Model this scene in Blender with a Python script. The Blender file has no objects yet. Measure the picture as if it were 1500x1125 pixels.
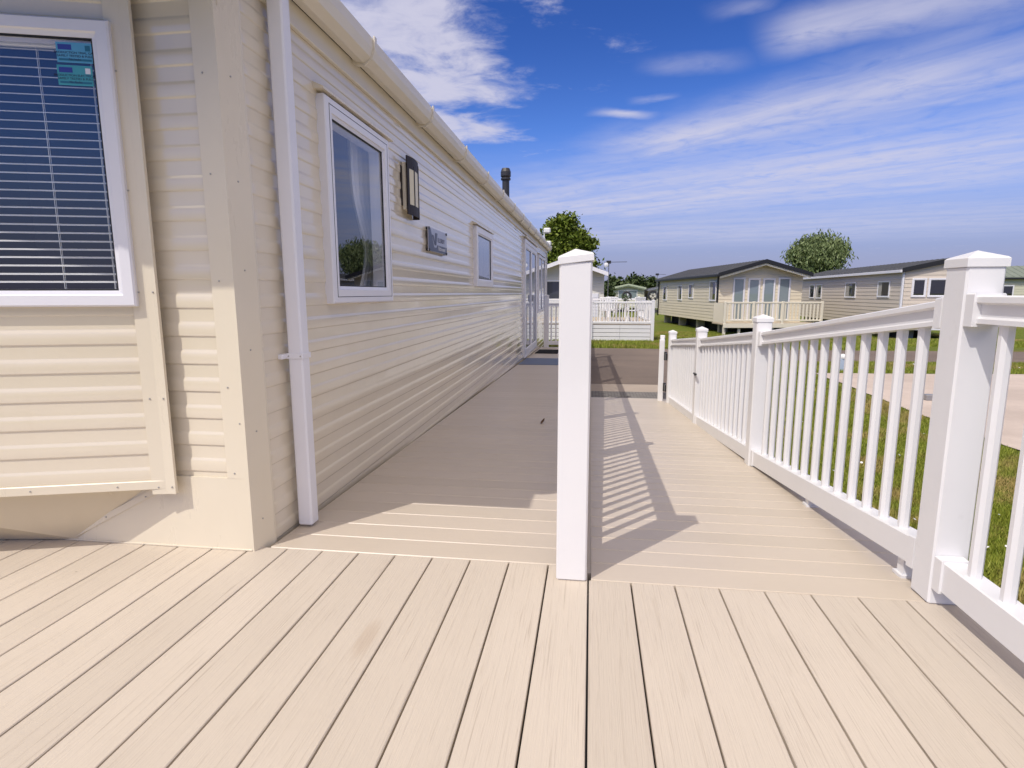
import bpy, bmesh, math, random
import numpy as np
from mathutils import Vector, Matrix
R = math.radians
random.seed(7); rng = np.random.default_rng(7)
scene = bpy.context.scene
col = scene.collection

# ------------------------------------------------------------------ camera
H = 1.013
YAW, PITCH, ROLL, FPX = 0.13649, 0.15694, -0.00197, 839.25
def cam_axes():
    cy, sy = math.cos(YAW), math.sin(YAW)
    F = Vector((-sy, cy, 0)); Rr = Vector((cy, sy, 0)); U = Vector((0, 0, 1))
    F2 = F*math.cos(PITCH) - U*math.sin(PITCH); U2 = U*math.cos(PITCH) + F*math.sin(PITCH)
    r = Rr*math.cos(ROLL) + U2*math.sin(ROLL); u = U2*math.cos(ROLL) - Rr*math.sin(ROLL)
    return r, u, F2
CR, CU, CF = cam_axes()
cam = bpy.data.cameras.new('camera'); cam_o = bpy.data.objects.new('camera', cam); col.objects.link(cam_o)
cam.sensor_fit = 'HORIZONTAL'; cam.sensor_width = 36.0; cam.lens = FPX/1500*36
cam.clip_start = 0.03; cam.clip_end = 3000
M = Matrix((CR, CU, -CF)).transposed().to_4x4(); M.translation = (0, 0, H)
cam_o.matrix_world = M
scene.camera = cam_o
def pdir(x, y):            # direction (depth 1) through a pixel of the photograph, for measuring
    return CF + CR*((x-750)/FPX) + CU*((562.5-y)/FPX)
def at_depth(x, y, d): return Vector((0, 0, H)) + pdir(x, y)*d
def at_X(x, y, v): d = pdir(x, y); return Vector((0, 0, H)) + d*(v/d.x)
def at_Z(x, y, z): d = pdir(x, y); return Vector((0, 0, H)) + d*((z-H)/d.z)

# ------------------------------------------------------------------ light
SUN = Vector((-0.492, -0.700, 1.14)).normalized()
SUN_EL = math.asin(SUN.z); SUN_ROT = math.atan2(SUN.x, SUN.y)
sun = bpy.data.lights.new('sun', 'SUN'); sun.energy = 2.7; sun.angle = R(0.5); sun.color = (1.0, 0.95, 0.88)
sun_o = bpy.data.objects.new('sun', sun); col.objects.link(sun_o)
sun_o.rotation_euler = SUN.to_track_quat('Z', 'Y').to_euler(); sun_o.location = (-5, -7, 12)
scene.view_settings.view_transform = 'Standard'; scene.view_settings.look = 'None'
scene.view_settings.exposure = 0.12; scene.view_settings.gamma = 1.0
scene.cycles.max_bounces = 8; scene.cycles.transparent_max_bounces = 16
try: scene.cycles.use_denoising = True
except Exception: pass

class N:                    # small node-building helper
    def __init__(s, nt): s.nt = nt; nt.nodes.clear()
    def n(s, t, **k):
        nd = s.nt.nodes.new(t)
        for a, v in k.items(): setattr(nd, a, v)
        return nd
    def link(s, a, b): s.nt.links.new(a, b)
    def set(s, sock, v):
        if isinstance(v, bpy.types.NodeSocket): s.link(v, sock)
        elif isinstance(v, (tuple, list)) and len(v) == 3 and sock.type == 'RGBA': sock.default_value = (*v, 1)
        else: sock.default_value = v
    def math(s, op, a, b=0.0, c=0.0, clamp=False):
        nd = s.n('ShaderNodeMath', operation=op); nd.use_clamp = clamp
        s.set(nd.inputs[0], a); s.set(nd.inputs[1], b); s.set(nd.inputs[2], c); return nd.outputs[0]
    def mix(s, f, a, b, blend='MIX'):
        nd = s.n('ShaderNodeMix', data_type='RGBA', blend_type=blend)
        s.set(nd.inputs[0], f); s.set(nd.inputs[6], a); s.set(nd.inputs[7], b); return nd.outputs[2]
    def ramp(s, v, lo, hi, smooth=True):
        nd = s.n('ShaderNodeMapRange'); nd.interpolation_type = 'SMOOTHSTEP' if smooth else 'LINEAR'
        s.set(nd.inputs[0], v); s.set(nd.inputs[1], lo); s.set(nd.inputs[2], hi); nd.inputs[3].default_value = 0; nd.inputs[4].default_value = 1
        return nd.outputs[0]
    def noise(s, vec, scale, detail=4.0, rough=0.55, dist=0.0):
        nd = s.n('ShaderNodeTexNoise'); s.set(nd.inputs['Vector'], vec)
        nd.inputs['Scale'].default_value = scale; nd.inputs['Detail'].default_value = detail
        nd.inputs['Roughness'].default_value = rough; nd.inputs['Distortion'].default_value = dist
        return nd.outputs[0]
    def mapping(s, vec, scale=(1, 1, 1), rot=(0, 0, 0), loc=(0, 0, 0)):
        nd = s.n('ShaderNodeMapping'); s.set(nd.inputs[0], vec)
        nd.inputs['Scale'].default_value = scale; nd.inputs['Rotation'].default_value = rot; nd.inputs['Location'].default_value = loc
        return nd.outputs[0]

SKY_STRENGTH = 0.15
def make_world():
    w = bpy.data.worlds.new('World'); scene.world = w; w.use_nodes = True
    g = N(w.node_tree)
    sky = g.n('ShaderNodeTexSky', sky_type='NISHITA')
    sky.sun_disc = False; sky.sun_elevation = SUN_EL; sky.sun_rotation = SUN_ROT
    sky.air_density = 1.0; sky.dust_density = 0.3; sky.ozone_density = 3.5; sky.altitude = 0
    gen = g.n('ShaderNodeTexCoord').outputs['Generated']
    sp = g.n('ShaderNodeSeparateXYZ'); g.link(gen, sp.inputs[0]); x, y, z = sp.outputs
    zc = g.math('MAXIMUM', z, 0.035)
    px, py = g.math('DIVIDE', x, zc), g.math('DIVIDE', y, zc)
    cb = g.n('ShaderNodeCombineXYZ'); g.link(px, cb.inputs[0]); g.link(py, cb.inputs[1]); P = cb.outputs[0]
    def pp(X, Y):
        d = pdir(X, Y); return Vector((d.x/d.z, d.y/d.z))
    warp = g.math('SUBTRACT', g.noise(P, 1.3, 5, 0.6), 0.5)
    fine = g.noise(P, 4.5, 8, 0.62, 0.6)
    # streaks of high cloud: straight bands on a cloud deck overhead (line, half width, density)
    total = None
    def band(a, b, w, dens, e0, e1, wa=0.35):
        A, B = pp(*a), pp(*b); d = (B-A); L = d.length; d /= L; n = Vector((-d.y, d.x))
        t = g.math('ADD', g.math('MULTIPLY', px, n.x), g.math('ADD', g.math('MULTIPLY', py, n.y), -n.dot(A)))
        s = g.math('ADD', g.math('MULTIPLY', px, d.x), g.math('ADD', g.math('MULTIPLY', py, d.y), -d.dot(A)))
        t = g.math('ADD', t, g.math('MULTIPLY', warp, wa))
        m = g.math('SUBTRACT', 1.0, g.ramp(g.math('ABSOLUTE', t), 0.0, w))
        m = g.math('MULTIPLY', m, g.ramp(s, -e0, e0*0.6)); m = g.math('MULTIPLY', m, g.math('SUBTRACT', 1.0, g.ramp(s, L-e1*.4, L+e1)))
        ang = math.atan2(d.y, d.x)
        st = g.noise(g.mapping(P, rot=(0, 0, -ang), scale=(1, 1, 1)), 1.0, 2)
        stre = g.noise(g.mapping(g.mapping(P, rot=(0, 0, -ang)), scale=(0.55, 2.0, 1)), 1.3, 5, 0.55, 0.5)
        m = g.math('MULTIPLY', m, g.ramp(stre, 0.02, 0.72))
        return g.math('MULTIPLY', m, dens)
    bands = [((930, 225), (1490, 80), 0.80, 1.0, 0.5, 2.0, .45), ((1010, 205), (1300, 165), 0.5, 0.6, 0.5, .8, .4), ((860, 238), (1250, 190), 0.5, 0.55, 0.5, .6, .4),
             ((1150, 50), (1400, 5), 0.36, 0.95, .15, .8, .35), ((1180, 185), (1490, 125), .45, .75, .4, 1.0, .4),
             ((790, 312), (1490, 215), 2.7, .95, 1.5, 2.5, 1.2), ((940, 300), (1490, 245), 2.0, .8, 1.0, 2.0, .8), ((780, 350), (1480, 318), 5.0, .55, 2.5, 4.0, 1.5),
             ((890, 165), (935, 168), .13, .95, .14, .18), ((940, 145), (970, 142), .08, .7, .1, .12),
             ((1060, 12), (1110, 0), .10, .5, .1, .1), ((960, 95), (1060, 88), .16, .32, .12, .2), ((1440, 15), (1500, 5), .1, .4, .1, .2)]
    for bnd in bands:
        m = band(*bnd); total = m if total is None else g.math('MAXIMUM', total, m)
    # clumped cloud above the caravan roof
    clump = g.noise(P, 3.1, 9, 0.62, 0.35)
    for (c, rad, dn, ax) in [((590, 40), .62, 1.0, 1.0), ((625, 120), .68, 1.0, 1.0), ((650, 190), .68, .95, 1.0), ((480, -60), .9, 1.0, 1), ((690, 130), .42, .6, 1)]:
        A = pp(*c)
        dd = g.math('SQRT', g.math('ADD', g.math('POWER', g.math('SUBTRACT', px, A.x), 2.0), g.math('POWER', g.math('SUBTRACT', py, A.y), 2.0)))
        m = g.math('SUBTRACT', 1.0, g.ramp(dd, 0.0, rad))
        m = g.ramp(g.math('ADD', g.math('MULTIPLY', m, 0.75), g.math('MULTIPLY', g.math('SUBTRACT', clump, 0.5), 1.5)), 0.12, 0.62)
        total = g.math('MAXIMUM', total, g.math('MULTIPLY', m, dn))
    total = g.math('MULTIPLY', total, g.ramp(fine, 0.02, 0.56))
    # further down, unseen bright cloud is added overhead and behind as fill light
    total = g.math('MULTIPLY', total, g.ramp(z, 0.0, 0.06)); total = g.math('MINIMUM', total, 1.0)
    sat = g.n('ShaderNodeMix', data_type='RGBA', blend_type='MULTIPLY'); sat.inputs[0].default_value = 1.0
    g.link(sky.outputs[0], sat.inputs[6]); g.link(g.mix(g.ramp(z, .14, .42), (.42, .58, .99), (.19, .345, .735)), sat.inputs[7])
    hz = g.ramp(z, 0.0, 0.27)
    lav = g.mix(g.math('MULTIPLY', g.math('SUBTRACT', 1.0, hz), 0.92), sat.outputs[2], (2.05, 2.02, 3.05))
    c = g.mix(g.math('MULTIPLY', total, 0.92), lav, (3.95, 3.9, 4.8))
    over = g.math('MULTIPLY', g.ramp(z, 0.44, 0.58), g.ramp(g.noise(gen, 2.6, 6, .6, .4), .28, .52))  # mask of the invented cloud, kept above the visible sky
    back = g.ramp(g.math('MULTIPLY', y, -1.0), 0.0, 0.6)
    c = g.mix(over, c, g.mix(back, (3.9, 3.5, 3.3), (14.0, 12.4, 11.0)))  # added cloud is brightest behind the camera, to lift shaded walls
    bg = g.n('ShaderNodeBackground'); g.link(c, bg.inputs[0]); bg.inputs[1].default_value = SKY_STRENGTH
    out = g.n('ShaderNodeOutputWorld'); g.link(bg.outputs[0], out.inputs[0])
make_world()

# ------------------------------------------------------------------ materials
MAT = {}
def mat(name, base, rough=0.5, spec=0.5, coat=0.0, metallic=0.0, fn=None, bump=None):
    m = bpy.data.materials.new(name); m.use_nodes = True
    g = N(m.node_tree); p = g.n('ShaderNodeBsdfPrincipled'); out = g.n('ShaderNodeOutputMaterial'); g.link(p.outputs[0], out.inputs[0])
    p.inputs['Base Color'].default_value = (*base, 1); p.inputs['Roughness'].default_value = rough
    p.inputs['Specular IOR Level'].default_value = spec; p.inputs['Coat Weight'].default_value = coat; p.inputs['Coat Roughness'].default_value = 0.03
    p.inputs['Metallic'].default_value = metallic
    if fn: fn(g, p)
    MAT[name] = m; return m
def bump_to(g, p, h, strength, dist):
    b = g.n('ShaderNodeBump'); b.inputs['Strength'].default_value = strength; b.inputs['Distance'].default_value = dist
    g.link(h, b.inputs['Height']); g.link(b.outputs[0], p.inputs['Normal'])
def obj_co(g): return g.n('ShaderNodeTexCoord').outputs['Object']
def geo_pos(g): return g.n('ShaderNodeNewGeometry').outputs['Position']
def island(g): return g.n('ShaderNodeNewGeometry').outputs['Random Per Island']

def board_fn(c1, c2, along, grain=1.0, bstr=0.35, stain=True, rough=0.5):
    def f(g, p):
        co = obj_co(g); r = island(g)
        off = g.n('ShaderNodeCombineXYZ'); g.link(g.math('MULTIPLY', r, 37.0), off.inputs[0]); g.link(g.math('MULTIPLY', r, 91.0), off.inputs[1])
        add = g.n('ShaderNodeVectorMath', operation='ADD'); g.link(co, add.inputs[0]); g.link(off.outputs[0], add.inputs[1]); v = add.outputs[0]
        sc = (1, 0.014, 1) if along == 'y' else (0.02, 1, 1)
        gr = g.noise(g.mapping(v, scale=sc), 190, 3, 0.7, 0.0)
        sc2 = (1, 0.05, 1) if along == 'y' else (0.05, 1, 1)
        gr2 = g.noise(g.mapping(v, scale=sc2), 55, 4, 0.6, 1.2)
        big = g.noise(v, 1.6, 4, 0.6)
        f1 = g.math('ADD', g.math('MULTIPLY', r, 0.35), g.math('MULTIPLY', big, 0.65))
        c = g.mix(g.ramp(f1, 0.25, 0.75), c1, c2)
        gk = g.math('MULTIPLY', g.ramp(gr, 0.56, 0.74), 0.22*grain)
        c = g.mix(gk, c, (c1[0]*.55, c1[1]*.5, c1[2]*.46))
        c = g.mix(g.math('MULTIPLY', g.ramp(gr2, 0.55, 0.75), 0.13*grain), c, (c1[0]*.7, c1[1]*.66, c1[2]*.62))
        if stain:
            st = g.noise(co, 2.7, 6, 0.7, 0.4)
            c = g.mix(g.math('MULTIPLY', g.ramp(st, 0.6, 0.82), 0.28), c, (c1[0]*.72, c1[1]*.66, c1[2]*.58))
            sp = g.n('ShaderNodeTexVoronoi'); g.link(co, sp.inputs['Vector']); sp.inputs['Scale'].default_value = 5.0
            c = g.mix(g.math('MULTIPLY', g.math('SUBTRACT', 1.0, g.ramp(sp.outputs['Distance'], 0.012, 0.03)), g.math('MULTIPLY', g.ramp(sp.outputs['Color'], .45, .6), .55)), c, (.16, .13, .10))
        if along == 'y':     # a brown smudge trodden into one board
            q = at_Z(538, 935, 0); sx = g.n('ShaderNodeSeparateXYZ'); g.link(co, sx.inputs[0])
            dx = g.math('DIVIDE', g.math('SUBTRACT', sx.outputs[0], q.x), .028); dy = g.math('DIVIDE', g.math('SUBTRACT', sx.outputs[1], q.y), .11)
            dd = g.math('ADD', g.math('ADD', g.math('MULTIPLY', dx, dx), g.math('MULTIPLY', dy, dy)), g.math('MULTIPLY', g.math('SUBTRACT', gr2, .5), 2.2))
            c = g.mix(g.math('MULTIPLY', g.math('SUBTRACT', 1.0, g.ramp(dd, .0, 1.3)), .30), c, (.36, .25, .16))
        g.link(c, p.inputs['Base Color'])
        g.link(g.math('ADD', rough-.06, g.math('MULTIPLY', big, .14)), p.inputs['Roughness'])
        bump_to(g, p, g.math('ADD', g.math('MULTIPLY', gr, .6), g.math('MULTIPLY', gr2, .6)), bstr, 0.002)
    return f
mat('deck_board', (.62, .53, .42), fn=board_fn((.535, .465, .385), (.585, .51, .425), 'y', 2.2, 1.3, True, .55))
mat('path_board', (.62, .53, .42), fn=board_fn((.53, .455, .365), (.57, .49, .40), 'x', .5, .2, True, .36))
mat('fascia_board', (.42, .37, .32), .6)

def paint_fn(base, dirt=0.08, rough=0.35, var=0.05, bmp=0.03, specks=False):
    def f(g, p):
        co = geo_pos(g)
        a = g.noise(co, 1.7, 5, 0.6); b = g.noise(co, 14, 5, 0.65)
        c = g.mix(g.ramp(a, .35, .75), base, tuple(v*(1-var) for v in base))
        c = g.mix(g.math('MULTIPLY', g.ramp(b, .62, .8), dirt), c, (base[0]*.6, base[1]*.56, base[2]*.5))
        if specks:
            v = g.n('ShaderNodeTexVoronoi'); g.link(g.mapping(co, scale=(1, 1, .55)), v.inputs['Vector']); v.inputs['Scale'].default_value = 7.5
            sv = g.n('ShaderNodeSeparateColor'); g.link(v.outputs['Color'], sv.inputs[0])
            c = g.mix(g.math('MULTIPLY', g.math('SUBTRACT', 1.0, g.ramp(v.outputs['Distance'], .012, .035)), g.math('MULTIPLY', g.ramp(sv.outputs[0], .45, .8), .6)), c, (.30, .27, .24))
        g.link(c, p.inputs['Base Color'])
        g.link(g.math('ADD', rough-.05, g.math('MULTIPLY', b, .12)), p.inputs['Roughness'])
        if bmp: bump_to(g, p, g.noise(co, 9, 3), bmp, 0.01)
    return f
mat('white_pvc', (.80, .79, .80), .35, fn=paint_fn((.775, .765, .765), .14, .34, .05, .03, True))
mat('white_frame', (.78, .77, .79), .3, fn=paint_fn((.78, .77, .80), .05, .3, .03, .0))
def cream_fn(base, rough, wob, dirt, sc=5.5):
    def f(g, p):
        co = geo_pos(g)
        a = g.noise(co, 1.2, 5, 0.6); d = g.noise(g.mapping(co, scale=(1, 1, .25)), 7, 6, 0.7)
        c = g.mix(g.ramp(a, .3, .75), base, (base[0]*.95, base[1]*.94, base[2]*.92))
        c = g.mix(g.math('MULTIPLY', g.ramp(d, .55, .8), dirt), c, (base[0]*.7, base[1]*.64, base[2]*.54))
        g.link(c, p.inputs['Base Color']); g.link(g.math('ADD', rough, g.math('MULTIPLY', d, .08)), p.inputs['Roughness'])
        h = g.math('ADD', g.noise(g.mapping(co, scale=(1, 1, 1.6)), sc, 3, .55), g.math('MULTIPLY', g.noise(g.mapping(co, scale=(1, 1.0, .5)), 17, 2, .5), .22))
        bump_to(g, p, h, wob, 0.012)
        g.link(p.inputs['Normal'].links[0].from_socket, p.inputs['Coat Normal'])
    return f
mat('cream_siding', (.66, .60, .49), coat=.6, spec=.5, fn=cream_fn((.735, .655, .515), .10, .10, .12))
mat('cream_trim', (.66, .60, .49), fn=cream_fn((.74, .665, .525), .24, .05, .05))
mat('cream_skirt', (.66, .58, .44), fn=cream_fn((.68, .59, .43), .22, .12, .25))
mat('gutter_pvc', (.72, .66, .55), .3, fn=paint_fn((.72, .665, .56), .10, .3, .04, .03))
mat('black_plastic', (.02, .02, .022), .35)
mat('dark_metal', (.035, .033, .035), .4)
mat('lamp_brown', (.026, .018, .016), .55, .3)
mat('lamp_diffuser', (.70, .62, .40), .35)
mat('grey_metal', (.35, .35, .36), .4, metallic=.6)
mat('screw', (.42, .40, .37), .35, metallic=.5)
mat('rubber', (.012, .012, .013), .7)
def mat_fn(g, p):
    b = g.noise(obj_co(g), 160, 2); c = g.mix(b, (.015, .015, .017), (.035, .035, .038)); g.link(c, p.inputs['Base Color']); bump_to(g, p, b, .6, .004)
mat('black_mat', (.02, .02, .02), .95, .1, fn=mat_fn)
mat('blue_mat', (.10, .13, .21), .45, .4)
mat('dark_roof', (.03, .03, .033), .6)
mat('interior', (.10, .09, .085), .8)
mat('interior_floor', (.06, .05, .045), .8)
mat('curtain', (.75, .73, .72), .9, .1)
mat('blind_slat', (.86, .85, .81), .4)
mat('sign_silver', (.42, .42, .47), .3, metallic=.3)
mat('sign_navy', (.03, .03, .06), .3)
mat('ink', (.02, .02, .06), .5); mat('ink_white', (.75, .75, .78), .4)
mat('sticker_blue', (.10, .36, .55), .35); mat('sticker_teal', (.06, .34, .40), .35); mat('sticker_logo', (.03, .05, .30), .4)
mat('sticker_bar', (.02, .15, .24), .4)
def glass(name, tint, refl_lo, refl_hi, dark=None):
    m = bpy.data.materials.new(name); m.use_nodes = True; g = N(m.node_tree)
    ge = g.n('ShaderNodeNewGeometry'); dt = g.n('ShaderNodeVectorMath', operation='DOT_PRODUCT'); g.link(ge.outputs['Incoming'], dt.inputs[0]); g.link(ge.outputs['Normal'], dt.inputs[1])
    sch = g.math('POWER', g.math('SUBTRACT', 1.0, g.math('ABSOLUTE', dt.outputs['Value'])), 4.0)
    gl = g.n('ShaderNodeBsdfGlossy'); gl.inputs['Roughness'].default_value = 0.0; gl.inputs['Color'].default_value = (.95, .96, 1, 1)
    if dark is None:
        tr = g.n('ShaderNodeBsdfTransparent'); tr.inputs[0].default_value = (*tint, 1)
    else:
        tr = g.n('ShaderNodeBsdfDiffuse'); tr.inputs[0].default_value = (*dark, 1)
    f = g.math('ADD', refl_lo, g.math('MULTIPLY', sch, refl_hi), clamp=True)
    mx = g.n('ShaderNodeMixShader'); g.link(f, mx.inputs[0]); g.link(tr.outputs[0], mx.inputs[1]); g.link(gl.outputs[0], mx.inputs[2])
    o = g.n('ShaderNodeOutputMaterial'); g.link(mx.outputs[0], o.inputs[0]); MAT[name] = m
glass('glass_clear', (.92, .93, .94), .11, .9)
glass('glass_frosted', None, .12, .8, (.25, .28, .34))
glass('glass_dark', None, .10, .8, (.02, .02, .022))
glass('glass_pale', None, .10, .8, (.22, .27, .29))
glass('glass_grey', None, .05, .6, (.06, .065, .085))

# ------------------------------------------------------------------ mesh helpers
class MB:
    def __init__(s): s.v = []; s.f = []; s.mi = []; s.T = None
    def tr(s, pts): return [tuple(s.T(Vector(p))) if s.T else tuple(p) for p in pts]
    def add(s, pts, faces, mi=0):
        b = len(s.v); s.v += s.tr(pts); s.f += [tuple(b+i for i in f) for f in faces]; s.mi += [mi]*len(faces)
    def box(s, x0, x1, y0, y1, z0, z1, c=0.0, mi=0):
        if c <= 0:
            p = [(x, y, z) for z in (z0, z1) for y in (y0, y1) for x in (x0, x1)]
            s.add(p, [(0, 2, 3, 1), (4, 5, 7, 6), (0, 1, 5, 4), (2, 6, 7, 3), (0, 4, 6, 2), (1, 3, 7, 5)], mi); return
        pts = []; idx = {}
        X, Y, Z = (x0, x1), (y0, y1), (z0, z1)
        for i in (0, 1):
            for j in (0, 1):
                for k in (0, 1):
                    sx, sy, sz = (1 if i == 0 else -1), (1 if j == 0 else -1), (1 if k == 0 else -1)
                    for a in range(3):
                        q = [X[i]+sx*c, Y[j]+sy*c, Z[k]+sz*c]; q[a] = (X[i], Y[j], Z[k])[a]
                        idx[i, j, k, a] = len(pts); pts.append(tuple(q))
        F = []
        def quad(l): F.append(tuple(l))
        for s_ in (0, 1):
            q = [idx[s_, 0, 0, 0], idx[s_, 1, 0, 0], idx[s_, 1, 1, 0], idx[s_, 0, 1, 0]]; quad(q if s_ else q[::-1])
            q = [idx[0, s_, 0, 1], idx[0, s_, 1, 1], idx[1, s_, 1, 1], idx[1, s_, 0, 1]]; quad(q if s_ else q[::-1])
            q = [idx[0, 0, s_, 2], idx[1, 0, s_, 2], idx[1, 1, s_, 2], idx[0, 1, s_, 2]]; quad(q if s_ else q[::-1])
        for i in (0, 1):
            for j in (0, 1):
                q = [idx[i, j, 0, 0], idx[i, j, 0, 1], idx[i, j, 1, 1], idx[i, j, 1, 0]]; quad(q if (i+j) % 2 == 0 else q[::-1])
                q = [idx[i, 0, j, 0], idx[i, 1, j, 0]]  # placeholder not used
        for i in (0, 1):
            for k in (0, 1):
                q = [idx[i, 0, k, 0], idx[i, 1, k, 0], idx[i, 1, k, 2], idx[i, 0, k, 2]]; quad(q if (i+k) % 2 == 0 else q[::-1])
        for j in (0, 1):
            for k in (0, 1):
                q = [idx[0, j, k, 1], idx[0, j, k, 2], idx[1, j, k, 2], idx[1, j, k, 1]]; quad(q if (j+k) % 2 == 0 else q[::-1])
        for i in (0, 1):
            for j in (0, 1):
                for k in (0, 1):
                    q = [idx[i, j, k, 0], idx[i, j, k, 1], idx[i, j, k, 2]]; quad(q if (i+j+k) % 2 == 1 else q[::-1])
        s.add(pts, F, mi)
    def prism(s, prof, a, b, ax='y', mi=0, shear=None):
        # prof: list of 2D points; extruded along ax from a to b ; shear(t)->dz
        n = len(prof); P = []
        for t in (a, b):
            for (p, q) in prof:
                if ax == 'y': v = [p, t, q]
                elif ax == 'x': v = [t, p, q]
                else: v = [p, q, t]
                if shear: v[2] += shear(t)
                P.append(tuple(v))
        F = [tuple(range(n))[::-1], tuple(range(n, 2*n))] + [(i, (i+1) % n, n+(i+1) % n, n+i) for i in range(n)]
        s.add(P, F, mi)
    def tube(s, p0, p1, r0, r1=None, n=10, mi=0, cap=True):
        r1 = r0 if r1 is None else r1
        p0, p1 = Vector(p0), Vector(p1); d = (p1-p0).normalized()
        u = d.orthogonal().normalized(); w = d.cross(u)
        P = []
        for p, r in ((p0, r0), (p1, r1)):
            for i in range(n):
                a = 2*math.pi*i/n; P.append(p + (u*math.cos(a)+w*math.sin(a))*r)
        F = [(i, (i+1) % n, n+(i+1) % n, n+i) for i in range(n)]
        if cap: F += [tuple(range(n))[::-1], tuple(range(n, 2*n))]
        s.add(P, F, mi)
    def lathe(s, c, prof, n=16, mi=0):
        P = []; F = []
        for (r, z) in prof:
            for i in range(n):
                a = 2*math.pi*i/n; P.append((c[0]+r*math.cos(a), c[1]+r*math.sin(a), c[2]+z))
        for k in range(len(prof)-1):
            for i in range(n): F.append((k*n+i, k*n+(i+1) % n, (k+1)*n+(i+1) % n, (k+1)*n+i))
        F += [tuple(range(n))[::-1], tuple(range((len(prof)-1)*n, len(prof)*n))]
        s.add(P, F, mi)
    def torus(s, c, ux, uy, R_, r, n=24, m=8):
        ux, uy = Vector(ux), Vector(uy); uz = ux.cross(uy); P = []; F = []
        for i in range(n):
            a = 2*math.pi*i/n; e = ux*math.cos(a)+uy*math.sin(a)
            for j in range(m):
                b = 2*math.pi*j/m; P.append(Vector(c)+e*(R_+r*math.cos(b))+uz*(r*math.sin(b)))
        for i in range(n):
            for j in range(m): F.append((i*m+j, ((i+1) % n)*m+j, ((i+1) % n)*m+(j+1) % m, i*m+(j+1) % m))
        s.add(P, F)
    def build(s, name, m, parent=None, smooth=False, origin=None):
        ms = m if isinstance(m, (list, tuple)) else [m]
        o0 = Vector(origin) if origin is not None else (Vector((0, 0, 0)) if parent is None else None)
        w = parent; base = Vector((0, 0, 0))
        while w is not None: base += Vector(w.location); w = w.parent
        if o0 is None: o0 = base
        me = bpy.data.meshes.new(name)
        me.from_pydata([tuple(Vector(p)-o0) for p in s.v], [], s.f)
        for k in ms: me.materials.append(MAT[k])
        if any(s.mi): me.polygons.foreach_set('material_index', s.mi)
        if smooth: me.polygons.foreach_set('use_smooth', [True]*len(me.polygons))
        me.update()
        o = bpy.data.objects.new(name, me); col.objects.link(o)
        if parent is not None: o.parent = parent; o.location = o0-base
        else: o.location = o0
        return o
def tag(o, label=None, cat=None, group=None, kind=None):
    if label: o['label'] = label
    if cat: o['category'] = cat
    if group: o['group'] = group
    if kind: o['kind'] = kind
    return o
def thing(name, loc, label, cat, group=None):
    o = bpy.data.objects.new(name, None); col.objects.link(o); o.location = loc; o.empty_display_size = .1
    return tag(o, label, cat, group)
def np_mesh(name, V, F, m, parent=None, smooth=False):
    me = bpy.data.meshes.new(name); V = np.asarray(V, np.float32); F = np.asarray(F, np.int32); k = F.shape[1]
    me.vertices.add(len(V)); me.vertices.foreach_set('co', V.ravel())
    me.loops.add(F.size); me.loops.foreach_set('vertex_index', F.ravel())
    me.polygons.add(len(F)); me.polygons.foreach_set('loop_start', np.arange(len(F), dtype=np.int32)*k)
    me.polygons.foreach_set('loop_total', np.full(len(F), k, np.int32))
    me.update(calc_edges=True); me.validate(); me.materials.append(MAT[m])
    if smooth: me.polygons.foreach_set('use_smooth', [True]*len(F))
    o = bpy.data.objects.new(name, me); col.objects.link(o)
    if parent is not None: o.parent = parent
    return o
class Frame:                # local (u along the wall, d out of the wall, z up) to world
    def __init__(s, o, e, n): s.o = Vector((o[0], o[1], 0)); s.e = Vector((e[0], e[1], 0)).normalized(); s.n = Vector((n[0], n[1], 0)).normalized()
    def __call__(s, p): return s.o + s.e*p[0] + s.n*p[1] + Vector((0, 0, p[2]))

SIDING = [(0.0, 0.0), (0.0025, .0034), (0.0055, .0042), (0.0075, .0044), (.025, .0052), (0.0425, .0044), (0.0445, .0041), (0.0490, .0033), (0.0550, .0006), (0.058, 0.0), (.060, 0.0), (.082, -.0010), (.1045, 0.0)]
def siding(mb, u0, u1, z0, z1, holes=(), period=.1065, phase=.4255, prof=SIDING, top=None):
    us = sorted({u0, u1, *[min(max(h[k], u0), u1) for h in holes for k in (0, 1)]})
    pts = []
    k0 = math.floor((z0-phase)/period)-1
    zt = z1 if top is None else max(top(u0), top(u1), z1)+.2
    for k in range(k0, int((zt-phase)/period)+2):
        for (dz, off) in prof: pts.append((phase+k*period+dz, off))
    zs = np.array([p[0] for p in pts]); os_ = np.array([p[1] for p in pts])
    for a, b in zip(us[:-1], us[1:]):
        if b-a < 1e-6: continue
        hs = sorted([(h[2], h[3]) for h in holes if h[0] <= a+1e-6 and h[1] >= b-1e-6])
        spans = []; lo = z0
        for (h0, h1) in hs:
            if h0 > lo: spans.append((lo, h0))
            lo = max(lo, h1)
        if lo < z1: spans.append((lo, z1))
        for (s0, s1) in spans:
            zz = [s0]+[z for z in zs if s0+1e-5 < z < s1-1e-5]+[s1]
            P = []; F = []
            for z in zz:
                o = float(np.interp(z, zs, os_)); P += [(a, o, z), (b, o, z)]
            for i in range(len(zz)-1): F.append((2*i, 2*i+1, 2*i+3, 2*i+2))
            mb.add(P, F)
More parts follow.
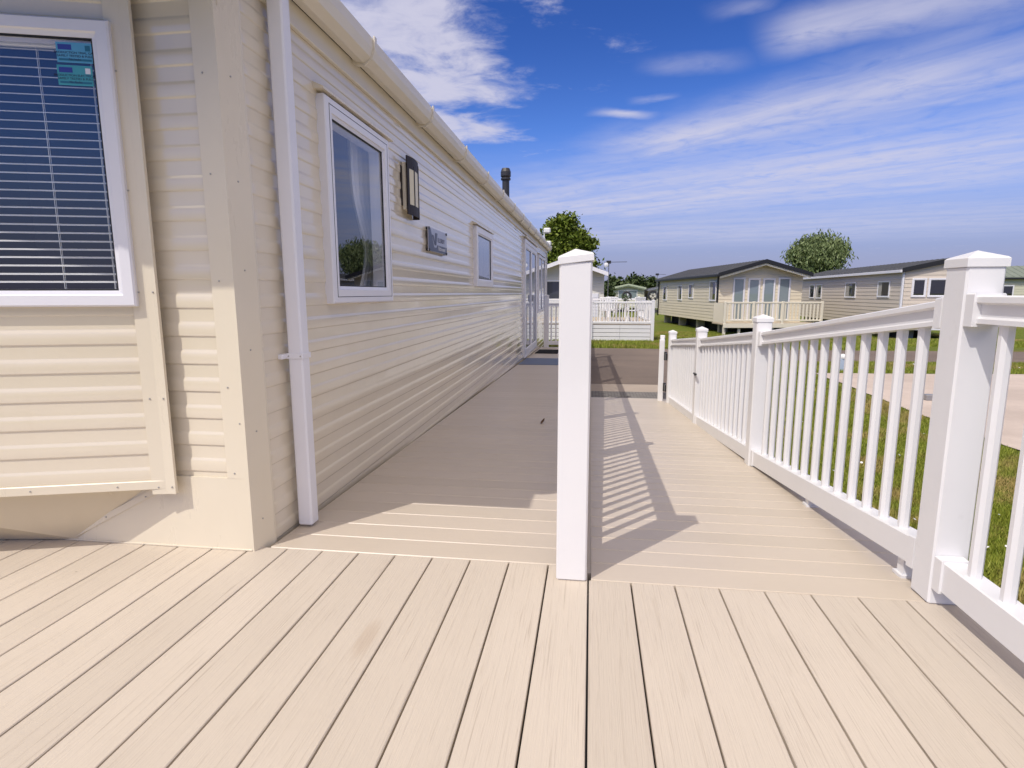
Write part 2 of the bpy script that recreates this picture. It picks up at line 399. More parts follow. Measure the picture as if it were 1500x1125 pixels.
def window(parent, T, u0, u1, z0, z1, fw=.06, proud=.035, pane='glass_clear', name='window', frame_mat='white_frame', bead=.018, drip=False, mullions=()):
    mb = MB(); mb.T = T
    loops = [(0, -.05), (0, proud-.006), (.006, proud), (fw-bead, proud), (fw-bead+.003, proud-.008), (fw, proud-.012), (fw, -.05)]
    P = []; F = []
    for (ins, d) in loops:
        P += [(u0+ins, d, z0+ins), (u1-ins, d, z0+ins), (u1-ins, d, z1-ins), (u0+ins, d, z1-ins)]
    for k in range(len(loops)-1):
        for i in range(4): F.append((k*4+i, k*4+(i+1) % 4, (k+1)*4+(i+1) % 4, (k+1)*4+i))
    mb.add(P, F)
    for mu in mullions: mb.box(mu-.03, mu+.03, -.04, proud-.002, z0+fw-.004, z1-fw+.004, .004)
    fr = mb.build(name, frame_mat, parent)
    gs = MB(); gs.T = T; e = .004; gs.add([(u0+fw-e, proud-.020, z0+fw-e), (u1-fw+e, proud-.020, z0+fw-e), (u1-fw+e, proud-.020, z1-fw+e), (u0+fw-e, proud-.020, z1-fw+e)], [(0, 1, 2, 3)])
    gs.build('pane', pane, fr)
    gk = MB(); gk.T = T
    for (a, b, c, d) in ((u0+fw-.001, u1-fw+.001, z1-fw-.007, z1-fw+.001), (u0+fw-.001, u1-fw+.001, z0+fw-.001, z0+fw+.005), (u0+fw-.001, u0+fw+.005, z0+fw, z1-fw), (u1-fw-.005, u1-fw+.001, z0+fw, z1-fw)):
        gk.box(a, b, proud-.0195, proud-.014, c, d)
    gk.build('gasket', 'rubber', fr)
    if drip:
        dm = MB(); dm.T = T
        dm.prism([(0.0, z1+.035), (.055, z1+.012), (.055, z1+.020), (0.0, z1+.048)], u0-.03, u1+.08, 'x') if False else None
        P = [(u0-.03, .0, z1+.012), (u1+.07, .0, z1+.012), (u1+.07, .055, z1+.010), (u0-.03, .055, z1+.010),
             (u0-.03, .0, z1+.045), (u1+.07, .0, z1+.045), (u1+.07, .055, z1+.020), (u0-.03, .055, z1+.020)]
        dm.add(P, [(0, 1, 2, 3), (7, 6, 5, 4), (0, 4, 5, 1), (3, 2, 6, 7), (0, 3, 7, 4), (1, 5, 6, 2)])
        dm.build('drip_cap', 'cream_trim', fr)
    return fr
def screws(parent, T, pts, name='screw'):
    mb = MB(); mb.T = T
    for (u, d, z) in pts:
        P = []; n = 8
        for r, dd in ((.0034, 0), (.0031, .0022), (.0013, .0028)):
            for i in range(n):
                a = 2*math.pi*i/n; P.append((u+r*math.cos(a), d+dd, z+r*math.sin(a)))
        F = [(k*n+i, k*n+(i+1) % n, (k+1)*n+(i+1) % n, (k+1)*n+i) for k in range(2) for i in range(n)]+[tuple(range(2*n, 3*n))]
        mb.add(P, F)
    return mb.build(name, 'screw', parent)

# ------------------------------------------------------------------ setting: ground
G = -.62
def walk_z(y): return -.029*max(0.0, y-2.05)
def ramp_z(y): return -.0868*max(0.0, y-2.02)
def grass_fn(c1, c2, c3):
    def f(g, p):
        co = geo_pos(g)
        a = g.noise(co, .55, 6, .62); b = g.noise(co, 9, 6, .7); k = g.noise(co, 60, 4, .7)
        c = g.mix(g.ramp(b, .3, .7), c1, c2)
        c = g.mix(g.math('MULTIPLY', g.ramp(a, .5, .68), .75), c, c3)
        c = g.mix(g.math('MULTIPLY', k, .5), c, tuple(v*.55 for v in c1))
        g.link(c, p.inputs['Base Color']); bump_to(g, p, g.math('ADD', k, g.math('MULTIPLY', b, 1.0)), .9, .04)
    return f
mat('lawn', (.09, .12, .02), .85, .2, fn=grass_fn((.12, .16, .016), (.21, .25, .032), (.26, .20, .075)))
def blade_fn(g, p):
    r = island(g); co = geo_pos(g); a = g.noise(co, .9, 6, .65); b = g.noise(co, 3.5, 4, .6)
    c = g.mix(r, (.14, .19, .016), (.29, .315, .048))
    c = g.mix(g.math('MULTIPLY', g.ramp(g.math('ADD', g.math('MULTIPLY', a, .7), g.math('MULTIPLY', b, .3)), .485, .61), .85), c, (.38, .28, .11))
    g.link(c, p.inputs['Base Color']); p.inputs['Subsurface Weight'].default_value = 0
mat('grass_blade', (.1, .14, .02), .6, .25, fn=blade_fn)
def asphalt_fn(g, p):
    co = geo_pos(g); a = g.noise(co, .35, 5, .6); b = g.noise(co, 70, 3, .75); v = g.n('ShaderNodeTexVoronoi'); g.link(co, v.inputs['Vector']); v.inputs['Scale'].default_value = 55
    t = g.noise(g.mapping(co, scale=(.15, 1, 1)), 1.3, 4, .6)
    c = g.mix(g.ramp(b, .3, .75), (.125, .096, .08), (.225, .18, .152))
    c = g.mix(g.math('MULTIPLY', g.ramp(a, .4, .7), .5), c, (.25, .195, .155))
    c = g.mix(g.math('MULTIPLY', g.ramp(t, .5, .75), .35), c, (.10, .078, .066))
    c = g.mix(g.math('MULTIPLY', g.math('SUBTRACT', 1., g.ramp(v.outputs['Distance'], .1, .4)), .25), c, (.26, .235, .21))
    g.link(c, p.inputs['Base Color']); bump_to(g, p, b, .6, .01)
mat('asphalt', (.12, .1, .09), .85, .25, fn=asphalt_fn)
def slab_fn(c1, c2):
    def f(g, p):
        co = geo_pos(g); a = g.noise(co, .8, 6, .62); b = g.noise(co, 26, 5, .7)
        c = g.mix(g.ramp(a, .35, .7), c1, c2); c = g.mix(g.math('MULTIPLY', g.ramp(b, .5, .8), .3), c, tuple(v*.6 for v in c1))
        g.link(c, p.inputs['Base Color']); bump_to(g, p, b, .4, .008)
    return f
mat('concrete', (.5, .42, .36), .85, .2, fn=slab_fn((.46, .385, .335), (.57, .48, .42)))
mat('apron', (.4, .33, .27), .85, .2, fn=slab_fn((.36, .30, .25), (.42, .35, .29)))
def paver_fn(g, p):
    co = geo_pos(g); br = g.n('ShaderNodeTexBrick'); g.link(co, br.inputs['Vector']); br.inputs['Scale'].default_value = 5
    br.inputs['Color1'].default_value = (.20, .19, .185, 1); br.inputs['Color2'].default_value = (.29, .275, .26, 1); br.inputs['Mortar'].default_value = (.10, .09, .085, 1); br.inputs['Mortar Size'].default_value = .03
    b = g.noise(co, 30, 4, .7); g.link(g.mix(g.math('MULTIPLY', b, .4), br.outputs[0], (.14, .13, .12)), p.inputs['Base Color']); bump_to(g, p, br.outputs['Fac'], -.5, .01)
mat('paver', (.25, .24, .23), .85, .2, fn=paver_fn)

def sheet(name, pts, z, m, n_edge=1):
    mb = MB(); mb.add([(x, y, z) for x, y in pts], [tuple(range(len(pts)))]); o = mb.build(name, m); o['kind'] = 'structure'; return o
def gz(y): 
    t = min(1, max(0, (y-20.4)/6.5)); return G-.34*t*t*(3-2*t)
def lawn():
    ysl = [-900, -20]+list(np.arange(18, 30.01, .5))+[60, 900]; mb = MB()
    mb.v = [(x, y, gz(y)) for y in ysl for x in (-900, -60, 60, 900)]
    mb.f = [(r*4+k, r*4+k+1, r*4+k+5, r*4+k+4) for r in range(len(ysl)-1) for k in range(3)]; mb.mi = [0]*len(mb.f)
    o = mb.build('lawn', 'lawn', smooth=True); o['kind'] = 'structure'
lawn()
def wob(pts, amp=.05, step=.35):
    out = []
    for (a, b) in zip(pts, pts[1:]+pts[:1]):
        L = math.hypot(b[0]-a[0], b[1]-a[1]); n = max(1, int(L/step)) if L < 90 else 1
        n = min(n, 260)
        for i in range(n):
            t = i/n; x, y = a[0]+(b[0]-a[0])*t, a[1]+(b[1]-a[1])*t
            q = amp*(math.sin(x*2.1+y*1.3)+math.sin(x*5.3-y*4.1)*.6+math.sin(x*11+y*9)*.3)*.5 if i else 0
            nx, ny = -(b[1]-a[1])/L, (b[0]-a[0])/L
            out.append((x+nx*q, y+ny*q))
    return out
road_pts = [(-80, 17.25), (-80, 14.55), (-7, 14.5), (-6.4, 10.35), (2.6, 10.35), (3.0, 10.9), (3.3, 13.6), (4.4, 14.35), (9, 14.75), (40, 15.3), (80, 16.0), (80, 18.9), (40, 18.2), (9, 17.5), (3, 17.35)]
sheet('road', wob(road_pts, .06), G+.004, 'asphalt')
sheet('apron', wob([(-6.4, 9.55), (1.85, 9.55), (2.0, 10.40), (-6.4, 10.40)], .03), G+.008, 'apron')
sheet('paver_strip', [(-4.2, 8.95), (1.6, 8.95), (1.6, 9.58), (-4.2, 9.58)], G+.012, 'paver')
sheet('concrete_slab', wob([(4.5, -6), (4.52, 3.0), (4.42, 6.6), (4.45, 8.9), (4.55, 12.3), (8.3, 12.62), (13.5, 12.9), (30, 13.1), (30, -6)], .04), G+.014, 'concrete')

def blades(name, rects, n, h0, h1, excl=None, wid=.0045):
    areas = np.array([(b-a)*(d-c) for a, b, c, d in rects]); cnt = (n*areas/areas.sum()).astype(int); X = []; Y = []
    for (a, b, c, d), k in zip(rects, cnt): X.append(rng.uniform(a, b, k)); Y.append(rng.uniform(c, d, k))
    X = np.concatenate(X); Y = np.concatenate(Y)
    if excl is not None: k = ~excl(X, Y); X, Y = X[k], Y[k]
    n = len(X); a = rng.uniform(0, 2*np.pi, n); h = rng.uniform(h0, h1, n); w = wid*rng.uniform(.7, 1.5, n); la = rng.uniform(0, 2*np.pi, n); l = h*rng.uniform(.1, .8, n)
    V = np.zeros((n, 3, 3), np.float32); t_ = np.clip((Y-20.4)/6.5, 0, 1); Gz = G-.34*t_*t_*(3-2*t_)
    V[:, 0] = np.c_[X-np.cos(a)*w, Y-np.sin(a)*w, Gz]
    V[:, 1] = np.c_[X+np.cos(a)*w, Y+np.sin(a)*w, Gz]
    V[:, 2] = np.c_[X+np.cos(la)*l, Y+np.sin(la)*l, Gz+h]
    o = np_mesh(name, V.reshape(-1, 3), np.arange(n*3).reshape(-1, 3), 'grass_blade'); return tag(o, kind='stuff')
def ex1(X, Y): return ((X > 4.38) & (Y < 12.5)) | ((X < 3.2) & (Y > 10.0)) | ((X < 2.1) & (Y > 8.8))
g1 = blades('grass', [(1.24, 3.2, .4, 6), (1.9, 4.46, 3.0, 9.5)], 150000, .02, .055, ex1, .004)
tag(g1, 'short patchy green and brown grass beside the white ramp fence', 'grass')
def ex2(X, Y): return (X < 3.35) | (Y > 14.3+.065*(X-4)) | ((X > 4.4) & (Y < 12.55+.06*(X-5)))
g2 = blades('grass_verge', [(2.6, 4.5, 8.5, 12.5), (3.4, 14, 12.3, 15)], 60000, .03, .07, ex2, .007)
tag(g2, 'thin grass verge between the pink concrete slab and the road', 'grass')
def ex3(X, Y): return (Y < 17.4+.02*np.abs(X)) | ((X > -3) & (X < 2.2) & (Y > 19.95))
g3 = blades('far_grass', [(-3.5, 9, 17.3, 20.2), (2.2, 16, 19, 30)], 130000, .04, .10, ex3, .011)
tag(g3, 'lawn across the road in front of the neighbouring caravans', 'grass')
# daisies
def daisies():
    V = []; F = []
    spots = [(rng.uniform(1.5, 4.3), rng.uniform(1.2, 9)) for _ in range(46)]+[(rng.normal(2.2, .35), rng.normal(4.2, .6)) for _ in range(42)]+[(rng.normal(1.75, .2), rng.normal(2.3, .35)) for _ in range(16)]+[(rng.uniform(4.6, 11), rng.uniform(13.2, 14.2)) for _ in range(40)]
    for (x, y) in spots:
        if x < 1.35: continue
        r = rng.uniform(.007, .013)*(1.0 if y < 10 else 1.8); z = G+rng.uniform(.04, .065); n = 7; b = len(V); tx, ty = rng.normal(0, .35, 2)
        for i in range(n):
            a = 2*np.pi*i/n; dx, dy = r*np.cos(a), r*np.sin(a); V.append((x+dx, y+dy, z+dx*tx+dy*ty))
        F.append(tuple(range(b, b+n)))
    mb = MB(); mb.v = V; mb.f = F; mb.mi = [0]*len(F)
    return tag(mb.build('daisies', 'white_pvc'), 'small white daisies dotted over the grass beside the ramp', 'daisies', kind='stuff')
daisies()

# ------------------------------------------------------------------ deck, walkway, ramp
W = .1481*1.013
def plank_deck():
    mb = MB(); x0g = .00798*1.013
    for n in range(-40, 8):
        a, b = x0g+n*W, x0g+(n+1)*W
        if b < -5.0: continue
        if n == 7: b = 1.235
        yend = 2.035 if b < .009 else 1.935
        mb.box(a+.0028, b-.0028, -2.2, yend-.002, -.025+rng.uniform(-.0004, .0004), 0.0+rng.uniform(-.0006, .0006), .0022)
    mb.box(-5, 1.2, -2.1, 1.9, -.12, -.04, 0, 1)
    return tag(mb.build('deck', ['deck_board', 'black_plastic']), kind='structure')
plank_deck()
def cross_deck(name, x0, x1, y0, y1, zf, pitch, chm=.003):
    mb = MB(); n = int(round((y1-y0)/pitch)); pitch = (y1-y0)/n
    for i in range(n):
        a, b = y0+i*pitch+.0008, y0+(i+1)*pitch-.0008
        za, zb = zf(a), zf(b); c = chm
        P = [(x, y, z) for x in (x0, x1) for (y, z) in ((a, za-.025), (b, zb-.025), (b, zb-c), (b-c, zb), (a+c, za), (a, za-c))]
        mb.add(P, [(0, 1, 2, 3, 4, 5), (11, 10, 9, 8, 7, 6)]+[(k, 6+k, 6+(k+1) % 6, (k+1) % 6) for k in range(6)])
    return tag(mb.build(name, 'path_board'), kind='structure')
cross_deck('walkway', -1.268, -.005, 2.037, 14.95, walk_z, .1475)
cross_deck('ramp', .018, 1.235, 1.937, 8.96, ramp_z, .1475)
def skirts():
    mb = MB()
    n = 26
    for i in range(n):   # board between the walkway and the lower ramp
        a, b = 1.99+i*.5, 1.99+(i+1)*.5
        P = [(x, y, z) for x in (-.004, .017) for (y, z) in ((a, -.75), (b, -.75), (b, walk_z(b)-.002), (a, walk_z(a)-.002))]
        mb.add(P, [(0, 1, 2, 3), (7, 6, 5, 4), (0, 4, 5, 1), (1, 5, 6, 2), (2, 6, 7, 3), (3, 7, 4, 0)])
    tag(mb.build('walkway_kerb', 'fascia_board'), kind='structure')
    mb = MB()
    for i in range(14):
        a, b = 1.94+i*.5, 1.94+(i+1)*.5
        P = [(x, y, z) for x in (1.236, 1.262) for (y, z) in ((a, -.70), (b, -.70), (b, ramp_z(b)-.012), (a, ramp_z(a)-.012))]
        mb.add(P, [(0, 1, 2, 3), (7, 6, 5, 4), (0, 4, 5, 1), (1, 5, 6, 2), (2, 6, 7, 3), (3, 7, 4, 0)])
    mb.box(1.236, 1.262, -2.2, 1.938, -.70, -.012)
    tag(mb.build('ramp_edge', 'fascia_board'), kind='structure')
skirts()

# ------------------------------------------------------------------ fences
def post_mesh(name, s, h, parent, loc, cap_h=.030, cap_w=None):
    mb = MB(); mb.box(-s/2, s/2, -s/2, s/2, 0, h-cap_h+.003, .006)
    p = mb.build(name, 'white_pvc', None); p.parent = parent; p.location = Vector(loc)-Vector(parent.location)
    cw = (cap_w or s+.009)/2; c = MB()
    z0, z1, z2 = h-cap_h, h, h+.021
    k = .005
    P = [(-cw, -cw, z0), (cw, -cw, z0), (cw, cw, z0), (-cw, cw, z0), (-cw, -cw, z1-k), (cw, -cw, z1-k), (cw, cw, z1-k), (-cw, cw, z1-k),
         (-cw+k, -cw+k, z1), (cw-k, -cw+k, z1), (cw-k, cw-k, z1), (-cw+k, cw-k, z1), (0, 0, z2)]
    c.add(P, [(3, 2, 1, 0), (0, 1, 5, 4), (1, 2, 6, 5), (2, 3, 7, 6), (3, 0, 4, 7), (4, 5, 9, 8), (5, 6, 10, 9), (6, 7, 11, 10), (7, 4, 8, 11), (8, 9, 12), (9, 10, 12), (10, 11, 12), (11, 8, 12)])
    cp = c.build('cap', 'white_pvc', None); cp.parent = p
    return p
RAIL_T = [(-.036, -.020), (-.036, -.004), (-.030, 0.0), (.030, 0.0), (.036, -.004), (.036, -.020), (.020, -.026), (.020, -.062), (.030, -.068), (.030, -.082), (-.030, -.082), (-.030, -.068), (-.020, -.062), (-.020, -.026)]
RAIL_B = [(-.036, -.098), (-.036, -.004), (-.031, 0.0), (.031, 0.0), (.036, -.004), (.036, -.098)]
_bal = {}
def baluster(parent, x, y, z0, h, s=.0172, c=.0098):
    key = round(h, 3)
    if key not in _bal:
        mb = MB(); pr = [(-s, -s+c), (-s+c, -s), (s-c, -s), (s, -s+c), (s, s-c), (s-c, s), (-s+c, s), (-s, s-c)]
        mb.prism(pr, 0, h, 'z'); o = mb.build('baluster', 'white_pvc'); _bal[key] = o.data; bpy.data.objects.remove(o)
    o = bpy.data.objects.new('baluster', _bal[key]); col.objects.link(o); o.parent = parent
    o.location = Vector((x, y, z0))-Vector(parent.location)
def fence_panel(parent, x, ya, yb, zta, ztb, zba, zbb, spacing=.141, feet=(), footz=None, first=None):
    top = lambda t: zta+(ztb-zta)*(t-ya)/(yb-ya); bot = lambda t: zba+(zbb-zba)*(t-ya)/(yb-ya)
    mb = MB(); mb.prism([(x+p, q) for p, q in RAIL_T], ya, yb, 'y', shear=top); mb.build('top_rail', 'white_pvc', parent)
    mb = MB(); mb.prism([(x+p, q) for p, q in RAIL_B], ya, yb, 'y', shear=bot); mb.build('bottom_rail', 'white_pvc', parent)
    sg = 1 if yb > ya else -1
    for (f, pr, dz) in ((top, (.043, -.092, .007), 0), (bot, (.043, -.106, .007), 0)):
        for (t0, t1) in ((ya, ya+sg*.038), (yb-sg*.038, yb)):
            mb = MB(); mb.prism([(x-pr[0], pr[1]), (x-pr[0], pr[2]-.004), (x-pr[0]+.004, pr[2]), (x+pr[0]-.004, pr[2]), (x+pr[0], pr[2]-.004), (x+pr[0], pr[1])], min(t0, t1), max(t0, t1), 'y', shear=f)
            mb.build('bracket', 'white_pvc', parent)
    n = int(abs(yb-ya)/spacing); 
    if first is None: first = (abs(yb-ya)-(n-1)*spacing)/2
    for i in range(n+1):
        y = ya+sg*(first+i*spacing)
        if abs(y-ya) > abs(yb-ya)-.03: break
        baluster(parent, x, y, bot(y)-.01, round(top(y)-.072-(bot(y)-.01), 2))
    for yf in feet:
        z = footz(yf); mb = MB(); h = bot(yf)-.096-z
        mb.prism([(x-.03, yf-.03), (x+.03, yf-.03), (x+.03, yf+.03), (x-.03, yf+.03)], z, z+.012, 'z')
        mb.prism([(x-.020, yf-.020), (x+.020, yf-.020), (x+.020, yf+.020), (x-.020, yf+.020)], z+.012, z+max(h, .02), 'z')
        mb.build('foot', 'white_pvc', parent)
FX = 1.158
rf = thing('ramp_fence', (FX, 1.97, 0), 'white baluster fence stepping down the right edge of the ramp, with a black latch', 'fence')
post_mesh('post', .108, 1.119, rf, (FX+.011, 1.972, 0))
PB = [(4.09, -.175, 1.035), (6.23, -.362, 1.018), (8.37, -.55, 1.036)]
for (y, z, h) in PB: post_mesh('post', .100, h, rf, (FX-.005, y, z-.01))
fence_panel(rf, FX, 2.028, 4.038, .992, .752, .176, -.066, feet=(2.14, 3.05), footz=ramp_z, first=.16)
fence_panel(rf, FX, 4.142, 6.178, .752, .546, -.070, -.278, feet=(5.15,), footz=ramp_z)
fence_panel(rf, FX, 6.282, 8.318, .548, .366, -.286, -.452, feet=(7.3,), footz=ramp_z)
mb = MB(); mb.box(FX-.075, FX-.054, 6.12, 6.23, .165, .180, .003); mb.tube((FX-.078, 6.14, .172), (FX-.055, 6.14, .172), .012); mb.build('latch', 'black_plastic', rf)
nf = thing('deck_fence', (FX+.005, .9, 0), 'white level railing at the near right edge of the plank deck', 'fence')
fence_panel(nf, FX+.004, 1.916, -.15, 1.004, 1.004, .165, .165, feet=(.9,), footz=lambda y: 0.0, first=.125)
post_mesh('post', .108, 1.128, nf, (FX+.004, -.205, 0))
fence_panel(nf, FX+.004, -.26, -2.1, 1.004, 1.004, .165, .165, first=.1)
# dividing fence between walkway and ramp
CX = -.052
cf = thing('dividing_fence', (CX, 1.97, 0), 'white fence dividing the shaded walkway from the ramp, led by a tall front post', 'fence')
fp_ = post_mesh('post', .108, 1.139, cf, (CX, 1.972, 0), .026); ck = [c_ for c_ in fp_.children][0]; ck.matrix_local = Matrix.Translation((0, 0, 1.125)) @ Matrix.Rotation(-.105, 4, 'Y') @ Matrix.Translation((0, 0, -1.125))
ys = [4.06, 6.14, 8.22, 10.3, 12.38, 14.46]
for y in ys: post_mesh('post', .096, 1.10, cf, (CX, y, walk_z(y)-.02))
prev = 1.972
for y in ys:
    a, b = prev+.054, y-.052
    fence_panel(cf, CX, a, b, walk_z(a)+.985, walk_z(b)+.985, walk_z(a)+.17, walk_z(b)+.17, feet=((a+b)/2,), footz=walk_z)
    prev = y
# railing across the far end of the walkway
ef = thing('end_railing', (-.6, 14.8, walk_z(14.8)), 'small white railing closing off the far end of the shaded walkway', 'fence')
post_mesh('post', .12, 1.33, ef, (-1.13, 14.72, walk_z(14.7)))
def cross_panel(parent, xa, xb, y, zt, zb, spacing):
    mb = MB(); mb.prism([(y+p, q+zt) for p, q in RAIL_T], xa, xb, 'x'); mb.build('top_rail', 'white_pvc', parent)
    mb = MB(); mb.prism([(y+p, q+zb) for p, q in RAIL_B], xa, xb, 'x'); mb.build('bottom_rail', 'white_pvc', parent)
    n = int((xb-xa)/spacing)
    for i in range(n): baluster(parent, xa+(i+.5)*(xb-xa)/n, y, zb-.01, round(zt-.07-zb, 2))
cross_panel(ef, -1.07, -.10, 14.80, .76, -.20, .108)
# open gate at the foot of the ramp
gt = thing('open_gate', (1.045, 8.66, ramp_z(8.66)), 'white slim gate with black hinges, swung open at the foot of the ramp', 'gate')
TG = Frame((1.045, 8.62), (.124, 1), (-1, .124))
for (p, q) in ((0, .09), (.92, 1.01)):
    mb = MB(); mb.T = TG; mb.box(p, q, -.036, .040, -.59, .335, .006); mb.build('stile', 'white_pvc', gt)
for (p, q) in ((.22, .30), (-.52, -.43)):
    mb = MB(); mb.T = TG; mb.box(.09, .92, -.025, .025, p, q, .005); mb.build('rail', 'white_pvc', gt)
for i in range(6):
    p = TG((.17+i*.126, 0, 0)); baluster(gt, p.x, p.y, -.44, .67)
for z in (.10, -.36):
    mb = MB(); mb.box(1.085, 1.106, 8.46, 8.64, z-.05, z+.05, .004); mb.tube((1.094, 8.60, z-.06), (1.094, 8.60, z+.06), .022); mb.build('hinge', 'black_plastic', gt)

# ------------------------------------------------------------------ the caravan
XW, YF, ZT = -1.285, 2.0, 2.20
YE = 16.6
cv = thing('static_caravan', (-3.1, 9.3, G), 'big cream ribbed holiday caravan in the near left, with white windows, downpipe and long gutter', 'caravan')
TS = Frame((XW, 0), (0, 1), (1, 0))        # side wall: u = Y
TF = Frame((0, YF), (1, 0), (0, -1))       # front wall: u = X
SW = [(2.68, 3.53, .965, 1.93), (6.27, 7.30, 1.09, 1.74), (10.95, 13.35, -.22, 2.03), (13.85, 15.7, .55, 1.93)]
mb = MB(); mb.T = TS
siding(mb, YF+.09, YE, -.62, 2.14, [(a+.02, b-.02, c+.02, d-.02) for a, b, c, d in SW]); mb.build('side_wall', 'cream_siding', cv, smooth=True)
mb = MB(); mb.T = TS
mb.prism([(0, 2.12), (.016, 2.12), (.019, 2.125), (.019, 2.215), (0, 2.215)], 0, 0, 'x') if False else None
mb.box(YF+.05, YE+.02, .0, .022, 2.125, 2.225, .003); mb.build('eaves_trim', 'gutter_pvc', cv)
# front wall, right of the bay
mb = MB(); mb.T = TF
siding(mb, -1.68, -1.395, .298, 2.5); mb.build('front_siding', 'cream_siding', cv, smooth=True)
mb = MB(); mb.T = TF
mb.box(-2.30, -1.3105, .0, .0095, -.03, .299); mb.box(-1.40, -1.3105, .0, .0105, .299, 2.5); 
mb.build('front_trim', 'cream_trim', cv)
mb = MB(); mb.prism([(-1.3095, YF-.0108), (-1.2768, YF+.088), (-1.2768, YF+.098), (-1.330, YF+.098), (-1.330, YF-.0108)], -.05, 2.3, 'z'); mb.build('corner_trim', 'cream_trim', cv)
screws(cv, TF, [(-1.368, .0105, z) for z in (.32, .66, 1.06, 1.44, 1.78)]+[(-1.33, .0105, z) for z in (.52,)], 'screw')
screws(cv, Frame((-1.294, YF+.0375), (.0327, .0988), (.0988, -.0327)), [(0.0, .0005, z) for z in (.12, .48, .80, 1.10, 1.42, 1.78)], 'screw')
# the rest of the body, so it is closed from every side
XB = XW-3.66
mb = MB()
mb.add([(XB, YF, -.3), (XB, YE, -.3), (XB, YE, 2.2), (XB, YF, 2.2)], [(0, 1, 2, 3)])
mb.add([(XW, YE, -.45), (XB, YE, -.45), (XB, YE, 2.2), ((XW+XB)/2, YE, 2.63), (XW, YE, 2.2)], [(0, 1, 2, 3, 4)])
mb.add([(-1.69, YF+.003, 2.0), (-1.30, YF+.003, 2.0), (-1.30, YF+.003, 2.19), (-1.69, YF+.003, 2.28)], [(0, 1, 2, 3)])
mb.build('body_shell', 'cream_trim', cv)
mb = MB()
mb.box(XB+.02, XW-.12, YF+.05, YE-.05, -.02, .0); mb.add([(XB+.05, YF-.3, -.1), (XB+.05, YE, -.1), (XB+.05, YE, 2.4), (XB+.05, YF-.3, 2.4)], [(0, 1, 2, 3)])
mb.add([(XB, 4.6, 0), (XW-.15, 4.6, 0), (XW-.15, 4.6, 2.4), (XB, 4.6, 2.4)], [(0, 1, 2, 3)])
mb.add([(XB, 1.2, 2.32), (XW, 1.2, 2.32), (XW, YE, 2.32), (XB, YE, 2.32)], [(0, 1, 2, 3)])
mb.build('interior', 'interior', cv)
# roof: low gable, overhanging the front by half a metre
RX, RZ, OV = (XW+XB)/2, 2.30+.22*1.9, .50
mb = MB()
xe, ze = -1.24, 2.285
for (y0, y1) in ((YF-OV, YE+.12),):
    for (xa, za, xb, zb) in ((xe, ze, RX, RZ), (RX, RZ, 2*RX-xe, ze)):
        mb.add([(xa, y0, za), (xa, y1, za), (xb, y1, zb), (xb, y0, zb), (xa, y0, za-.035), (xa, y1, za-.035), (xb, y1, zb-.035), (xb, y0, zb-.035)],
               [(0, 1, 2, 3), (7, 6, 5, 4), (0, 3, 7, 4), (1, 5, 6, 2), (0, 4, 5, 1), (3, 2, 6, 7)])
mb.build('roof', 'dark_roof', cv)
mb = MB()
for (xa, za, xb, zb) in ((-1.16, 2.262, RX, RZ-.036), (RX, RZ-.036, 2*RX+1.16, 2.262)):
    P = [(x, y, z+dz) for y in (YF-OV-.02, YF-OV) for (x, z) in ((xa, za), (xb, zb)) for dz in (-.012, .05)]
    mb.add(P, [(0, 2, 3, 1), (4, 5, 7, 6), (0, 4, 6, 2), (1, 3, 7, 5), (0, 1, 5, 4), (2, 6, 7, 3)])
    P = [(x, y, z+dz) for y in (YF-OV, YF+.02) for (x, z) in ((xa, za), (xb, zb)) for dz in (-.008, .0)]
    mb.add(P, [(0, 2, 3, 1), (4, 5, 7, 6), (0, 4, 6, 2), (1, 3, 7, 5), (0, 1, 5, 4), (2, 6, 7, 3)])
mb.build('bargeboard', 'gutter_pvc', cv)
# gutter with joint clips
gut = MB(); pr = [(XW+.022, 2.226), (XW+.045, 2.205), (XW+.088, 2.198), (XW+.128, 2.222), (XW+.142, 2.262), (XW+.142, 2.312), (XW+.134, 2.312), (XW+.134, 2.268), (XW+.03, 2.26)]
gut.prism(pr, YF-OV-.01, YE+.14, 'y'); gu = gut.build('gutter', 'gutter_pvc', cv)
cl = [(XW+.010, 2.214), (XW+.042, 2.193), (XW+.091, 2.186), (XW+.136, 2.214), (XW+.152, 2.258), (XW+.152, 2.324), (XW+.143, 2.324), (XW+.143, 2.26)]
y = 1.95
while y < YE:
    m_ = MB(); m_.prism(cl+[(XW+.06, 2.24)], y, y+.030, 'y'); m_.build('gutter_clip', 'gutter_pvc', gu); y += 1.12
# downpipe
dp = MB(); dp.box(-1.262, -1.197, 2.250, 2.316, .004, 2.23, .007); d_ = dp.build('downpipe', 'white_frame', cv)
m_ = MB(); m_.box(-1.266, -1.193, 2.246, 2.320, .742, .766, .002); m_.box(-1.281, -1.262, 2.205, 2.36, .744, .764, .002); m_.build('pipe_clip', 'white_frame', d_)
screws(d_, Frame((0, 2.246), (1, 0), (0, -1)), [(-1.256, 0, .754), (-1.203, 0, .754)])
# side windows
def sw_open(i): return SW[i]
a, b, c, d = SW[0]; window(cv, TS, a, b, c, d, .085, .045, 'glass_clear', drip=True)
sm = MB(); sm.T = TS
for (p, q, r_, t_) in ((a+.040, a+.044, c+.03, d-.03), (b-.030, b-.027, c+.03, d-.03), (a+.04, b-.03, d-.034, d-.031), (a+.04, b-.03, c+.031, c+.034)): sm.box(p, q, .0448, .0458, r_, t_)
sm.build('sash_seal', 'rubber', [o for o in cv.children if o.name.startswith('window')][0])
a, b, c, d = SW[1]; window(cv, TS, a, b, c, d, .085, .045, 'glass_frosted', drip=True)
